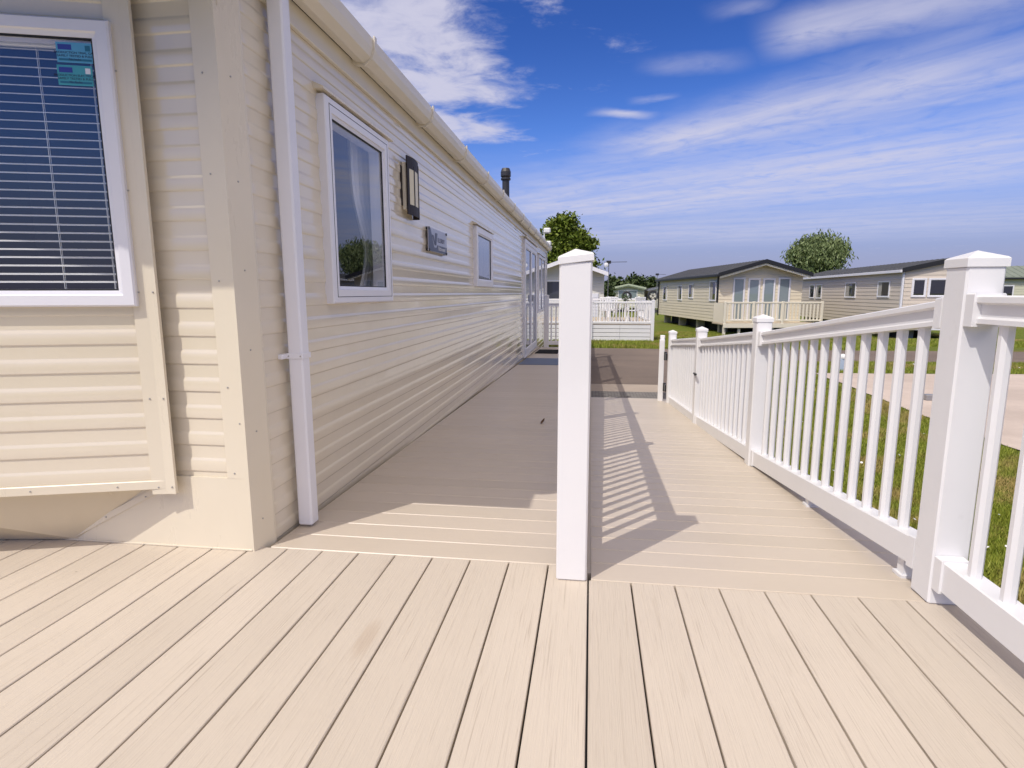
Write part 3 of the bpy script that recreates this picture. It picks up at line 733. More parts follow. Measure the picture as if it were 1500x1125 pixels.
# glazed door
a, b, c, d = SW[2]
dr = MB(); dr.T = TS
dr.box(a, a+.07, -.05, .04, c, d, .004); dr.box(b-.07, b, -.05, .04, c, d, .004); dr.box(a+.07, b-.07, -.05, .04, d-.07, d, .004); dr.box(a+.07, b-.07, -.05, .035, c, c+.06, .004)
do = dr.build('patio_door', 'white_frame', cv)
mid = (a+b)/2
for (p, q) in ((a+.075, mid-.004), (mid+.004, b-.075)):
    lf = window(do, TS, p, q, c+.065, d-.075, .10, .036, 'glass_frosted', name='door_leaf')
m_ = MB(); m_.T = TS; m_.box(mid+.03, mid+.055, .036, .075, .84, .98, .004); m_.box(mid+.03, mid+.15, .06, .075, .90, .925, .004); m_.build('handle', 'grey_metal', do)
m_ = MB(); m_.T = TS; m_.box(a-.05, b+.08, 0, .07, d+.02, d+.045, .004); m_.build('drip_cap', 'cream_trim', do)
a, b, c, d = SW[3]; window(cv, TS, a, b, c, d, .075, .04, 'glass_frosted', drip=True, mullions=((a+b)/2,))
m_ = MB(); m_.T = TS; m_.box(YE-.10, YE+.02, 0, .02, -.6, 2.2, .003); m_.build('corner_trim', 'white_frame', cv)
# the angled bay at the front
BA = Vector((-1.70, 1.93)); BD = Vector((-.956, -.292)).normalized(); BN = Vector((BD.y, -BD.x)); BN = BN if BN.y < 0 else -BN
TB = Frame(BA, BD, BN)
BL = 1.12
BW = (-.042, BL-.10, .968, 1.935)
mb = MB(); mb.T = TB
siding(mb, -.075, BL, .285, 2.5, [(BW[0]+.03, BW[1]-.03, BW[2]+.03, BW[3]-.03)], period=.1065, phase=.400); mb.build('bay_wall', 'cream_siding', cv, smooth=True)
cA = BA+BD*BL; cB = Vector((2*RX-cA.x, cA.y)); cC = Vector((2*RX-BA.x, BA.y))
TC = Frame(cA, (cB-cA), (0, -1)); Lc = (cB-cA).length
mb = MB(); mb.T = TC; siding(mb, 0, Lc, .285, 2.5, [(.1, Lc-.1, .97, 1.93)]); mb.build('bay_wall', 'cream_siding', cv, smooth=True)
window(cv, TC, .07, Lc-.07, .94, 1.96, .07, .03, 'glass_clear', mullions=(Lc/2,))
mb = MB(); mb.add([(cB.x, cB.y, .285), (cC.x, cC.y+.08, .285), (cC.x, cC.y+.08, 2.5), (cB.x, cB.y, 2.5)], [(0, 1, 2, 3)]); mb.build('bay_wall', 'cream_trim', cv)
bw = window(cv, TB, BW[0], BW[1], BW[2], BW[3], .058, .034, 'glass_clear')
# folded trim that covers the joint of bay and front wall
mb = MB()
j = BA+BD*(-.058)
e0 = TB((-.02, .009, 0)); e1 = TB((-.072, .012, 0)); e2 = Vector((e1.x+.036, e1.y+.004, 0)); e3 = e2+Vector((0, .012, 0)); e4 = e1+Vector((.0, .02, 0)); e5 = e0+Vector((0, .012, 0))
P = [(e.x, e.y, z) for z in (.242, 2.5) for e in (e0, e1, e2, e3, e4, e5)]
mb.add(P, [(5, 4, 3, 2, 1, 0), (6, 7, 8, 9, 10, 11)]+[(k, (k+1) % 6, 6+(k+1) % 6, 6+k) for k in range(6)])
mb.build('joint_trim', 'cream_trim', cv)
screws(cv, TB, [(-.045, .011, z) for z in (.27, .62, 1.02, 1.38, 1.78)], 'screw')
screws(cv, Frame((0, e2.y), (1, 0), (0, -1)), [(e2.x-.012, 0.002, z) for z in (.27, .62, 1.02)], 'screw')
# underside of the bay sloping back to the wall foot
b0 = TB((-.075, -.002, .288)); b1 = TB((BL, -.002, .288)); b2 = Vector((cB.x, cB.y, .288)); b3 = Vector((cC.x, cC.y+.07, .288))
g0 = Vector((-2.10, YF-.006, .003)); g1 = Vector((2*RX+2.10, YF-.006, .003))
fl = Vector((-1.73, YF-.0115, .265))
mb = MB()
mb.add([b0, b1, (cA.x+.02, YF-.10, .004), g0, fl], [(0, 1, 2, 3, 4)])
mb.add([b1, b2, g1, (cA.x+.02, YF-.10, .004)], [(0, 1, 2, 3)]); mb.add([b2, b3, g1], [(0, 1, 2)])
mb.add([g0, g1, (g1.x, YF+.02, .003), (g0.x, YF+.02, .003)], [(0, 1, 2, 3)])
mb.build('bay_underside', 'cream_skirt', cv)
# edge flange of the underside on the wall, lower lip of the bay, base strip
mb = MB()
def strip3(a, b, w, t, nrm):
    a, b, nrm = Vector(a), Vector(b), Vector(nrm); dd = (b-a).normalized(); sd = dd.cross(nrm).normalized()*w
    P = [a-sd, a+sd, b+sd, b-sd]; P += [p+nrm*t for p in P]
    mb.add(P, [(3, 2, 1, 0), (4, 5, 6, 7), (0, 1, 5, 4), (1, 2, 6, 5), (2, 3, 7, 6), (3, 0, 4, 7)])
strip3((-1.665, YF-.0095, .262), (-2.14, YF-.0095, .012), .012, .006, (0, -1, 0))
mb.T = TB; mb.box(-.07, BL, .0, .012, .262, .297, .002); mb.T = TF
mb.box(-2.32, -1.318, .0096, .0135, .0008, .008, .001)
mb.build('edge_strip', 'cream_trim', cv)
screws(cv, TF, [(-1.76, .016, .208), (-1.95, .016, .112)], 'screw')
screws(cv, TB, [(.10, .012, .279), (.40, .012, .279)], 'screw')
# flue pipe on the roof
fp = at_X(741, 292, -1.50); ft = at_X(741, 247, -1.50)
fl_ = MB(); z0 = 2.2; hgt = ft.z-z0
fl_.lathe((fp.x, fp.y, z0), [(.062, 0), (.062, hgt-.20), (.085, hgt-.19), (.085, hgt-.165), (.070, hgt-.15), (.088, hgt-.13), (.088, hgt-.06), (.074, hgt-.02), (.066, hgt), (.0, hgt)], 18)
fl_.build('flue', 'dark_metal', cv)

# things on and in the caravan
wl = thing('wall_lamp', TS((3.99, 0, 1.56)), 'dark brown slatted wall lamp with pale panels on the cream side wall', 'lamp')
mb = MB(); mb.T = TS; mb.box(3.885, 4.10, .004, .036, 1.575, 1.885, .006); mb.build('housing', 'cream_trim', wl)
mb = MB(); mb.T = TS; mb.box(3.862, 3.884, .0, .010, 1.60, 1.86, .002); mb.build('back_plate', 'lamp_brown', wl)
def arc(u): t = (u-3.875)/.25; return .040+.014*math.sin(math.pi*min(1, max(0, t)))
def shell(mb, u0, u1, z0, z1, th=.008, n=6, off=0):
    for i in range(n):
        p, q = u0+(u1-u0)*i/n, u0+(u1-u0)*(i+1)/n
        P = [(u, arc(u)+o+off, z) for z in (z0, z1) for (u, o) in ((p, 0), (q, 0), (q, th), (p, th))]
        mb.add(P, [(3, 2, 1, 0), (4, 5, 6, 7), (0, 1, 5, 4), (2, 3, 7, 6), (1, 2, 6, 5), (0, 4, 7, 3)])
mb = MB(); mb.T = TS
shell(mb, 3.875, 4.125, 1.845, 1.925); shell(mb, 3.875, 4.125, 1.545, 1.612)
for (p, q) in ((3.875, 3.903), (3.978, 3.998), (4.097, 4.125)): shell(mb, p, q, 1.60, 1.87, .009)
mb.box(4.113, 4.128, .004, .052, 1.535, 1.905, .003)
mb.build('grille', 'lamp_brown', wl)
mb = MB(); mb.T = TS; shell(mb, 3.90, 4.10, 1.61, 1.85, .004, 6, .0035); mb.build('diffuser', 'lamp_diffuser', wl)

sg = thing('name_plaque', TS((4.71, 0, 1.343)), 'square silver and navy name plaque bolted to the cream side wall', 'sign')
su0, su1, sz0, sz1 = 4.43, 5.0, 1.343, 1.525
mb = MB(); mb.T = TS; mb.box(su0, su1, .018, .026, sz0, sz1, .002); mb.build('plate', 'sign_silver', sg)
mb = MB(); mb.T = TS
def poly(mb, pts, d0, d1):
    n = len(pts); P = [(u, d0, z) for u, z in pts]+[(u, d1, z) for u, z in pts]
    mb.add(P, [tuple(range(n)), tuple(range(2*n-1, n-1, -1))]+[(i, n+i, n+(i+1) % n, (i+1) % n) for i in range(n)])
uu = lambda f: su0+(su1-su0)*f; zz = lambda f: sz0+(sz1-sz0)*f
poly(mb, [(uu(.01), zz(.02)), (uu(.01), zz(.97)), (uu(.10), zz(.97)), (uu(.28), zz(.20)), (uu(.40), zz(.20)), (uu(.45), zz(.33)), (uu(.99), zz(.33)), (uu(.99), zz(.02))], .0262, .0272)
poly(mb, [(uu(.17), zz(.72)), (uu(.26), zz(.72)), (uu(.36), zz(.30)), (uu(.31), zz(.30))], .0262, .0274)
poly(mb, [(uu(.35), zz(.84)), (uu(.46), zz(.84)), (uu(.385), zz(.30)), (uu(.325), zz(.30))], .0275, .0282)
mb.build('emblem', 'sign_navy', sg)
for (u, z) in ((.03, .05), (.03, .95), (.97, .05), (.97, .95)):
    mb = MB(); mb.T = TS; mb.tube((uu(u), .0, zz(z)), (uu(u), .032, zz(z)), .012, .012, 10); mb.build('bolt', 'black_plastic', sg)
def text(body, T, u, d, z, size, m, parent, align='LEFT', ext=.0006, xs=1.0):
    c = bpy.data.curves.new('lettering', 'FONT'); c.body = body; c.size = size; c.extrude = ext; c.align_x = align
    c.resolution_u = 3; tmp = bpy.data.objects.new('lettering', c); col.objects.link(tmp)
    dg = bpy.context.evaluated_depsgraph_get(); me = bpy.data.meshes.new_from_object(tmp.evaluated_get(dg)); bpy.data.objects.remove(tmp); bpy.data.curves.remove(c)
    me.materials.clear(); me.materials.append(MAT[m]); o = bpy.data.objects.new('lettering', me); col.objects.link(o)
    e, n = T.e, T.n; up = Vector((0, 0, 1)); ex = e if e.cross(up).dot(n) > 0 else -e
    p = T((u, d, z)); mw = Matrix((ex*xs, up, n)).transposed().to_4x4(); 
    base = Vector((0, 0, 0)); w = parent
    while w is not None: base += Vector(w.location); w = w.parent
    mw.translation = p-base; o.parent = parent; o.matrix_local = mw; return o
text('ILLERBY', TS, uu(.47), .0264, zz(.47), .052, 'ink', sg, xs=1.25)
text('Richmond', TS, uu(.50), .0275, zz(.12), .046, 'ink_white', sg, xs=1.2)

# stickers on the bay window glass (outer face of the pane)
def sticker(u0, u1, z0, z1, m, lines, label, logo):
    dd = .034-.0195+.0006
    st = thing('window_sticker', TB(((u0+u1)/2, dd, z0)), label, 'sticker', 'stickers on the bay window')
    mb = MB(); mb.T = TB; mb.box(u0, u1, dd, dd+.0008, z0, z1); mb.build('sheet', m, st)
    mb = MB(); mb.T = TB; mb.box(u0+.004, u1-.006, dd+.0009, dd+.0013, z0+.006, z0+.013); mb.build('footer_bar', 'sticker_bar', st)
    mb = MB(); mb.T = TB; mb.box(u1-.048, u1-.006, dd+.0009, dd+.0013, z1-.024, z1-.007); mb.build('logo_patch', 'sticker_logo', st)
    mb = MB(); mb.T = TB; mb.box(u0+.006, u0+.022, dd+.0009, dd+.0013, z1-.026, z1-.008); mb.build('corner_mark', logo, st)
    for i, l in enumerate(lines):
        text(l, TB, (u0+u1)/2, dd+.0012, z1-.036-i*.0105, .0098, 'ink', st, 'CENTER', .0003, 1.1)
sticker(.022, .134, 1.797, 1.862, 'sticker_blue', ['PRODUCTION TRIAL GAS', 'SAFELY TESTED & FULL', 'No leaks'], 'upper bright blue sticker in the corner of the bay window', 'sticker_bar')
sticker(.028, .138, 1.724, 1.789, 'sticker_teal', ['PRODUCTION ELECTRICAL', 'SAFELY TESTED & FULL', 'No faults'], 'lower teal sticker in the corner of the bay window', 'ink_white')
# venetian blind behind the bay window
vb = thing('venetian_blind', TB((.5, -.09, 1.0)), 'open cream venetian blind hanging behind the bay window', 'blind')
mb = MB(); mb.T = TB
z = 1.025
while z < 1.86:
    zz_ = z+rng.uniform(-.0008, .0008)
    P = []
    for u in (.012, BW[1]-.06):
        for (dd, dz) in ((-.085, .0075), (-.0725, .0065), (-.06, .001)): P.append((u, dd, zz_+dz))
        for (dd, dz) in ((-.06, -.0006), (-.0725, .0049), (-.085, .0059)): P.append((u, dd, zz_+dz))
    mb.add(P, [(0, 1, 2, 3, 4, 5), (11, 10, 9, 8, 7, 6)]+[(k, 6+k, 6+(k+1) % 6, (k+1) % 6) for k in range(6)])
    z += .0298
mb.build('slats', 'blind_slat', vb)
mb = MB(); mb.T = TB
for u in (.045, .065, .235, .60): 
    for dd in (-.086, -.058): mb.tube((u+(0.01 if dd < -.07 else 0), dd, 1.0), (u+(0.01 if dd < -.07 else 0), dd, 1.885), .0011, n=5)
mb.build('cord', 'blind_slat', vb)
mb = MB(); mb.T = TB; mb.box(.01, BW[1]-.06, -.09, -.055, 1.868, 1.90, .003); mb.build('headrail', 'blind_slat', vb)
# curtain behind the side window
ct = thing('curtain', TS((3.2, -.12, .95)), 'white sheer curtain gathered inside the cream wall window', 'curtain')
def drape(name, u0, u1, z0, z1, d0, folds, amp, parent):
    nu, nz = 90, 24; V = []; F = []
    for i in range(nz+1):
        t = i/nz; 
        for j_ in range(nu+1):
            s = j_/nu; pinch = 1-.35*math.exp(-((t-.35)/.22)**2)
            u = u1-(u1-u0)*(1-s)*pinch; d = d0+amp*math.sin(s*folds*2*math.pi+math.sin(t*2)*.6)*(.6+.4*t)
            V.append(TS((u, d, z0+(z1-z0)*t)))
    for i in range(nz):
        for j_ in range(nu): q = i*(nu+1)+j_; F.append((q, q+1, q+nu+2, q+nu+1))
    mb = MB(); mb.v = [tuple(p) for p in V]; mb.f = F; mb.mi = [0]*len(F); return mb.build(name, 'curtain', parent, smooth=True)
drape('drape', 3.36, 3.86, .9, 1.95, -.14, 7, .022, ct)

# mats
def mat_thing(name, x0, x1, y0, y1, m, label, h=.012):
    mb = MB(); P = []
    for (x, y) in ((x0, y0), (x1, y0), (x1, y1), (x0, y1)): P.append((x, y, walk_z(y)+.001))
    for (x, y) in ((x0+.008, y0+.008), (x1-.008, y0+.008), (x1-.008, y1-.008), (x0+.008, y1-.008)): P.append((x, y, walk_z(y)+h))
    mb.add(P, [(3, 2, 1, 0), (4, 5, 6, 7), (0, 1, 5, 4), (1, 2, 6, 5), (2, 3, 7, 6), (3, 0, 4, 7)])
    o = mb.build(name, m, None, origin=((x0+x1)/2, y0, walk_z(y0))); return tag(o, label, 'mat')
mat_thing('door_mat', -1.22, -.72, 12.6, 13.7, 'black_mat', 'black doormat lying outside the glazed caravan door', .02)
mat_thing('ramp_mat', -1.26, -.15, 9.95, 11.3, 'blue_mat', 'wide blue-grey mat laid across the shaded walkway before the door', .010)
# a dead leaf on the walkway
lc = Vector((-.40, 4.75, walk_z(4.75)))
mb = MB(); P = []
for i in range(9):
    t = i/8; w = .012*math.sin(math.pi*min(.98, t*.9+.08)); P += [(lc.x-w+.02*t, lc.y+.11*t-.055, lc.z+.004+.02*t*t+.01), (lc.x+.02*t, lc.y+.11*t-.055, lc.z+.003+.02*t*t), (lc.x+w+.02*t, lc.y+.11*t-.055, lc.z+.004+.02*t*t+.012)]
mb.add(P, [q for i in range(8) for q in ((3*i, 3*i+1, 3*i+4, 3*i+3), (3*i+1, 3*i+2, 3*i+5, 3*i+4))])
mat('dead_leaf', (.13, .075, .04), .8)
tag(mb.build('dry_leaf', 'dead_leaf', None, origin=lc), 'curled brown dry leaf lying on the shaded walkway', 'leaf')

# ------------------------------------------------------------------ neighbouring caravans
def wall_fn(base, period, dark=.72):
    def f(g, p):
        co = geo_pos(g); a = g.noise(co, .6, 4, .6)
        c = g.mix(g.ramp(a, .3, .7), base, tuple(v*.94 for v in base)); g.link(c, p.inputs['Base Color'])
    return f
mat('cream_wall', (.70, .62, .45), .4, fn=wall_fn((.74, .655, .49), .1)); mat('beige_wall', (.60, .52, .42), .4, fn=wall_fn((.66, .575, .475), .1))
mat('pale_wall', (.66, .63, .55), .4, fn=wall_fn((.66, .63, .55), .1)); mat('green_wall', (.58, .58, .44), .4, fn=wall_fn((.60, .585, .44), .1))
def tile_fn(c1, c2):
    def f(g, p):
        co = obj_co(g); b = g.noise(co, 3, 5, .7); c = g.mix(b, c1, c2); g.link(c, p.inputs['Base Color'])
    return f
mat('slate_roof', (.05, .05, .055), .55, fn=tile_fn((.065, .066, .07), (.14, .142, .148)))
mat('green_roof', (.18, .21, .17), .6, fn=tile_fn((.15, .18, .14), (.24, .27, .22)))
mat('sage_trim', (.42, .47, .34), .5); mat('black_trim', (.015, .015, .017), .45); mat('cream_fascia', (.76, .70, .57), .45)
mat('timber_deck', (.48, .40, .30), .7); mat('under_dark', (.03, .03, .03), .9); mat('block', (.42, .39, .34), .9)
FARS = [(0.0, 0.0), (.004, .012), (.012, .014), (.085, .004), (.10, 0.0)]
def far_caravan(name, label, c0, e, n_in, L, Wd, z0, z1, pitch, wall, roof, wins_side, wins_front, fascia='black_trim', barge='cream_fascia', corner=None, gut=None, over=.35, front_over=.35, side=1):
    """c0: near corner; e: direction of the long side away from it; n_in: direction across the gable front."""
    e, n_in = Vector(e).normalized(), Vector(n_in).normalized(); c0 = Vector(c0)
    root = thing(name, (c0.x, c0.y, G), label, 'caravan')
    T1 = Frame(c0, e, -n_in); T2 = Frame(c0, n_in, -e)
    period = .16
    mb = MB(); mb.T = T1; siding(mb, 0, L, z0, z1, [], period, z0, [(a*1.55, b) for a, b in FARS]); mb.build('side_wall', wall, root)
    mb = MB(); mb.T = T2; siding(mb, 0, Wd, z0, z1, [], period, z0, [(a*1.55, b) for a, b in FARS])
    zr = z1+pitch*Wd/2
    mb.add([(0, .0, z1), (Wd, .0, z1), (Wd/2, .0, zr)], [(0, 1, 2)]); mb.build('front_wall', wall, root)
    mb = MB(); P = lambda u, v, z: c0.to_3d()*1.0+e.to_3d()*u+n_in.to_3d()*v+Vector((0, 0, z))
    mb.add([P(0, Wd, z0), P(L, Wd, z0), P(L, Wd, z1), P(0, Wd, z1)], [(0, 1, 2, 3)]); mb.add([P(L, 0, z0), P(L, Wd, z0), P(L, Wd, z1), P(L, Wd/2, zr), P(L, 0, z1)], [(0, 1, 2, 3, 4)])
    mb.add([P(0.02, .02, z0), P(L-.02, .02, z0), P(L-.02, Wd-.02, z0), P(.02, Wd-.02, z0)], [(0, 1, 2, 3)]); mb.build('rear_wall', wall, root)
    mb = MB(); ov = over
    for (va, vb, za, zb) in ((-ov, Wd/2, z1-pitch*ov, zr), (Wd+ov, Wd/2, z1-pitch*ov, zr)):
        q = [P(-front_over, va, za+.03), P(L+.1, va, za+.03), P(L+.1, vb, zb+.03), P(-front_over, vb, zb+.03)]; q2 = [p+Vector((0, 0, .07)) for p in q]
        mb.add(q+q2, [(3, 2, 1, 0), (4, 5, 6, 7), (0, 1, 5, 4), (1, 2, 6, 5), (2, 3, 7, 6), (3, 0, 4, 7)])
        k = int(L/.38)
        for i in range(k+1):     # standing ribs of the tiles
            u = -front_over+(L+front_over)*i/k; a_, b_ = P(u, va, za+.105), P(u, vb, zb+.105); mb.tube(a_, b_, .022, n=4)
    mb.build('roof', roof, root)
    mb = MB()
    for (va, vb) in ((-ov-.01, Wd/2), (Wd+ov+.01, Wd/2)):
        za = z1-pitch*ov
        q = [P(-front_over-.03, va, za-.06), P(-front_over-.03, vb, zr-.06), P(-front_over-.03, vb, zr+.12), P(-front_over-.03, va, za+.12)]; q2 = [p+e.to_3d()*.028 for p in q]
        mb.add(q+q2, [(0, 1, 2, 3), (7, 6, 5, 4), (0, 4, 5, 1), (1, 5, 6, 2), (2, 6, 7, 3), (3, 7, 4, 0)])
    mb.build('bargeboard', fascia, root)
    if barge:
        mb = MB()
        for (va, vb) in ((-ov+.08, Wd/2), (Wd+ov-.08, Wd/2)):
            za = z1-pitch*(ov-.08)-.06
            q = [P(-front_over+.03, va, za-.10), P(-front_over+.03, vb, zr-.16), P(-front_over+.03, vb, zr-.07), P(-front_over+.03, va, za)]; q2 = [p+e.to_3d()*.03 for p in q]
            mb.add(q+q2, [(0, 1, 2, 3), (7, 6, 5, 4), (0, 4, 5, 1), (1, 5, 6, 2), (2, 6, 7, 3), (3, 7, 4, 0)])
        mb.build('bargeboard', barge, root)
    mb = MB(); mb.T = T1; mb.box(-front_over, L+.1, ov-.02, ov+.07, z1-pitch*ov-.06, z1-pitch*ov+.05, .01); mb.build('gutter', gut or fascia, root)
    if corner:
        for u in (.02, L-.06):
            mb = MB(); mb.T = T1; mb.box(u-.05, u+.06, .015, .08, z0-.08, z1+.02, .01); mb.build('corner_pipe', corner, root)
    for (u, w, za, zb, pn) in wins_side: window(root, T1, u, u+w, za, zb, .07, .05, pn, bead=.02)
    for (u, w, za, zb, pn) in wins_front: window(root, T2, u, u+w, za, zb, .08, .05, pn, bead=.02)
    for i in range(4):
        for v in (.5, Wd-.5):
            u = .6+i*(L-1.2)/3; q = P(u, v, 0); mb = MB(); mb.box(q.x-.2, q.x+.2, q.y-.2, q.y+.2, gz(q.y)-.02, z0-.003, .01); mb.build('support_block', 'block', root)
    return root, T1, T2, P
# A: cream caravan with dark roof and veranda
eA = Vector((4.59-6.14, 40.8-29.4)); eA.normalize(); nA = Vector((-eA.y, eA.x)); nA = nA if nA.x > 0 else -nA
cA0 = Vector((6.14, 29.4))
def wz(y, d): return 1.013+(429.3-y)/839.0*d
def side_u(px_, c0, e):      # where along a side wall a pixel column falls
    d = pdir(px_, 430); dx, dy = d.x, d.y
    # c0 + e u parallel to d : cross = 0
    return (c0.y*dx-c0.x*dy)/(e.x*dy-e.y*dx)
LA = 11.5
wsA = []
for (a, b, t, bt) in ((972.0, 977.5, 419, 440), (993.5, 999.5, 418, 440), (1009.5, 1016, 416, 437), (1040, 1049.5, 412, 441)):
    u0, u1 = side_u(b, cA0, eA), side_u(a, cA0, eA); dpt = cA0.y+eA.y*u0
    wsA.append((u0, u1-u0, wz(bt, dpt*.985), wz(t, dpt*.985), 'glass_dark'))
wfA = []
for (a, b, t, bt) in ((1073, 1090.5, 408, 441), (1095, 1112.5, 409, 441.5), (1116.5, 1134.5, 409, 441.5), (1139, 1157, 408, 440)):
    u0, u1 = side_u(a, cA0, nA), side_u(b, cA0, nA); dpt = 29.6
    wfA.append((u0, u1-u0, -.33, wz(t, dpt*.975), 'glass_pale'))
rA, TA1, TA2, PA = far_caravan('neighbour_caravan', 'cream caravan with black roof edges and four pale glazed panels behind a picket veranda', cA0, eA, nA, LA, 4.06, -.42, 1.90, .285, 'cream_wall', 'slate_roof', wsA, wfA, corner='black_trim', over=.22, front_over=.5)
def curtains(root, T, wins, k):
    ws = [o for o in root.children if o.name.startswith('window')]
    for w, (u, wd, za, zb, pn), (fa, fb, cl_) in zip(ws, wins, k):
        if fb <= fa: continue
        mb = MB(); mb.T = T; n = 6
        for i in range(n):
            p, q = u+.07+(wd-.14)*(fa+(fb-fa)*i/n), u+.07+(wd-.14)*(fa+(fb-fa)*(i+.8)/n); mb.box(p, q, .032, .036+.003*(i % 2), za+.075, zb-.075)
        mb.build('curtain', cl_, w)
mat('net_curtain', (.40, .38, .34), .9)
curtains(rA, TA1, wsA, [(0, .4, 'net_curtain'), (.55, 1, 'net_curtain'), (0, .45, 'net_curtain'), (.5, 1, 'net_curtain')])
va = thing('veranda', PA(-1.0, 2.0, G), 'cream picket veranda on legs in front of the black-roofed cream caravan', 'veranda')
TV = Frame(PA(-1.5, -.25, 0).to_2d(), nA, -eA)
mb = MB(); mb.T = TV; mb.box(0, 4.6, -1.5, 0, -.47, -.40, .01); mb.box(0, 4.6, -.02, .03, -.62+.0, -.40, .0) if False else None; mb.build('floor', 'timber_deck', va)
mb = MB(); mb.T = TV; mb.box(0, 4.6, .002, .04, -.60, -.395, .01); mb.build('fascia', 'cream_fascia', va)
for u in (.02, 1.35, 2.7, 4.52):
    mb = MB(); mb.T = TV; mb.box(u, u+.1, -.1, .02, -.40, .62, .01); mb.build('post', 'cream_fascia', va)
mb = MB(); mb.T = TV; mb.box(0, 4.6, -.08, -.01, .52, .60, .01); mb.build('top_rail', 'cream_fascia', va)
mb = MB(); mb.T = TV; mb.box(0, 4.6, -.07, -.02, -.30, -.22, .01); mb.build('bottom_rail', 'cream_fascia', va)
k = 26
for i in range(k):
    mb = MB(); mb.T = TV; u = .16+i*4.35/k; mb.box(u, u+.075, -.055, -.03, -.24, .53); mb.build('picket', 'cream_fascia', va)
for i in range(9):
    mb = MB(); mb.T = TV; v = -1.42+i*.15; mb.box(.02, .045, v, v+.085, -.38, .55); mb.build('picket', 'cream_fascia', va)
for u in (.05, .75, 2.3, 4.45):
    mb = MB(); mb.T = TV; mb.box(u, u+.11, -.2, -.09, G-.36, -.47); mb.build('leg', 'cream_fascia', va)
mb = MB(); mb.T = TA1; mb.box(.3, LA-.3, -.9, -.85, G-.4, -.44); mb.box(.3, .35, -3.7, -.9, G-.4, -.44); mb.build('chassis', 'under_dark', rA)

# B: beige caravan to the right
eB = Vector((12.69-12.18, 37.4-24.75)); eB.normalize(); nB = Vector((eB.y, -eB.x)); cB0 = Vector((12.18, 24.75))
wsB = []
for (a, b, t, bt) in ((1186.5, 1193.5, 417.5, 437.5), (1196, 1204, 417, 438), (1238.5, 1254, 414, 437), (1286, 1303.5, 412, 436.5)):
    u0, u1 = side_u(b, cB0, eB), side_u(a, cB0, eB); dpt = cB0.y+eB.y*u0
    D_ = dpt/math.cos(math.atan(.5)+.0)*.895*0+ (Vector((cB0.x+eB.x*u0, dpt, 0)).dot(Vector((CF.x, CF.y, 0)).normalized()))
    wsB.append((u0, u1-u0, wz(bt, D_), wz(t, D_), 'glass_dark'))
wfB = []
for (a, b, t, bt) in ((1334, 1355.5, 409, 436), (1358, 1392, 409, 436)):
    u0, u1 = side_u(a, cB0, nB), side_u(b, cB0, nB); D_ = 22.9
    wfB.append((u0, u1-u0, wz(bt, D_), wz(t, D_), 'glass_dark'))
rB, TB1, TB2, PB_ = far_caravan('neighbour_caravan', 'beige caravan with grey tiled roof and white corner pipe behind the ramp fence', cB0, eB, nB, 13.2, 3.2, -.40, 1.88, .22, 'beige_wall', 'slate_roof', wsB, wfB, fascia='black_trim', barge=None, corner='white_frame', gut='white_frame', over=.16, front_over=.12)
curtains(rB, TB1, wsB, [(0, 0, ''), (.6, 1, 'net_curtain'), (.62, 1, 'net_curtain'), (.66, 1, 'net_curtain')])
mb = MB(); mb.T = TB1; mb.box(.3, 12.8, -.9, -.85, G-.4, -.42); mb.build('chassis', 'under_dark', rB)
mb = MB(); mb.T = TB2; mb.box(.15, 3.05, .55, .62, .42, .50, .01)
for i in range(20): mb.box(.2+i*.14, .26+i*.14, .57, .60, -.3, .43)
mb.box(.15, 3.05, .0, .6, -.42, -.34); mb.build('balcony_rail', 'white_frame', rB)

# C: caravan with green roof at the far right
cC0 = at_depth(1461, 430, 36.0); eC = Vector((1, -.10)).normalized(); nC = Vector((.10, 1)).normalized()
D0 = 36.0
wsC = [(side_u(1467, Vector((cC0.x, cC0.y)), eC), .62, wz(443, D0), wz(419, D0), 'glass_dark'), (2.6, 1.2, wz(443, D0), wz(416, D0), 'glass_dark')]
far_caravan('neighbour_caravan', 'pale caravan with mossy green roof at the far right, beyond the tall fence post', (cC0.x, cC0.y), eC, nC, 11, 4.0, -.40, 1.93, .34, 'green_wall', 'green_roof', wsC, [], fascia='black_trim', barge=None, gut='black_trim', over=.2, front_over=.1)
fk = at_depth(1490, 391, 37.5)
mb = MB(); mb.lathe((fk.x, fk.y, fk.z-.35), [(.07, 0), (.07, .28), (.12, .29), (.12, .36), (.06, .42), (0, .42)], 12); 
cc = [o for o in bpy.data.objects if o.name.startswith('neighbour_caravan')][-1]
mb.build('flue', 'dark_metal', bpy.data.objects['neighbour_caravan.002'])

# D: neighbour behind the tall post, gable towards us
pk = at_depth(834, 381, 27.0); eD = Vector((-.06, 1)).normalized(); nD = Vector((1, .06)).normalized()
cD0 = Vector((pk.x, pk.y))-nD*1.9
zD1 = wz(402, 27)
wfD = [(.62, 1.0, wz(441, 27), wz(410, 27), 'glass_grey')]
rD, TD1, TD2, PD = far_caravan('neighbour_caravan', 'white-gabled caravan behind the tall near fence post, dark tinted front window', cD0, eD, nD, 10, 3.55, -.3, zD1, .36, 'pale_wall', 'slate_roof', [], wfD, fascia='white_frame', barge=None, gut='white_frame', over=.12, front_over=.6)
mb = MB(); mb.T = TD2; mb.box(2.55, 3.3, .02, .05, -.2, 1.0, .01); 
for i in range(7): mb.box(2.62, 3.24, .051, .06, -.1+i*.15, -.02+i*.15)
mb.build('shutter', 'white_frame', rD)
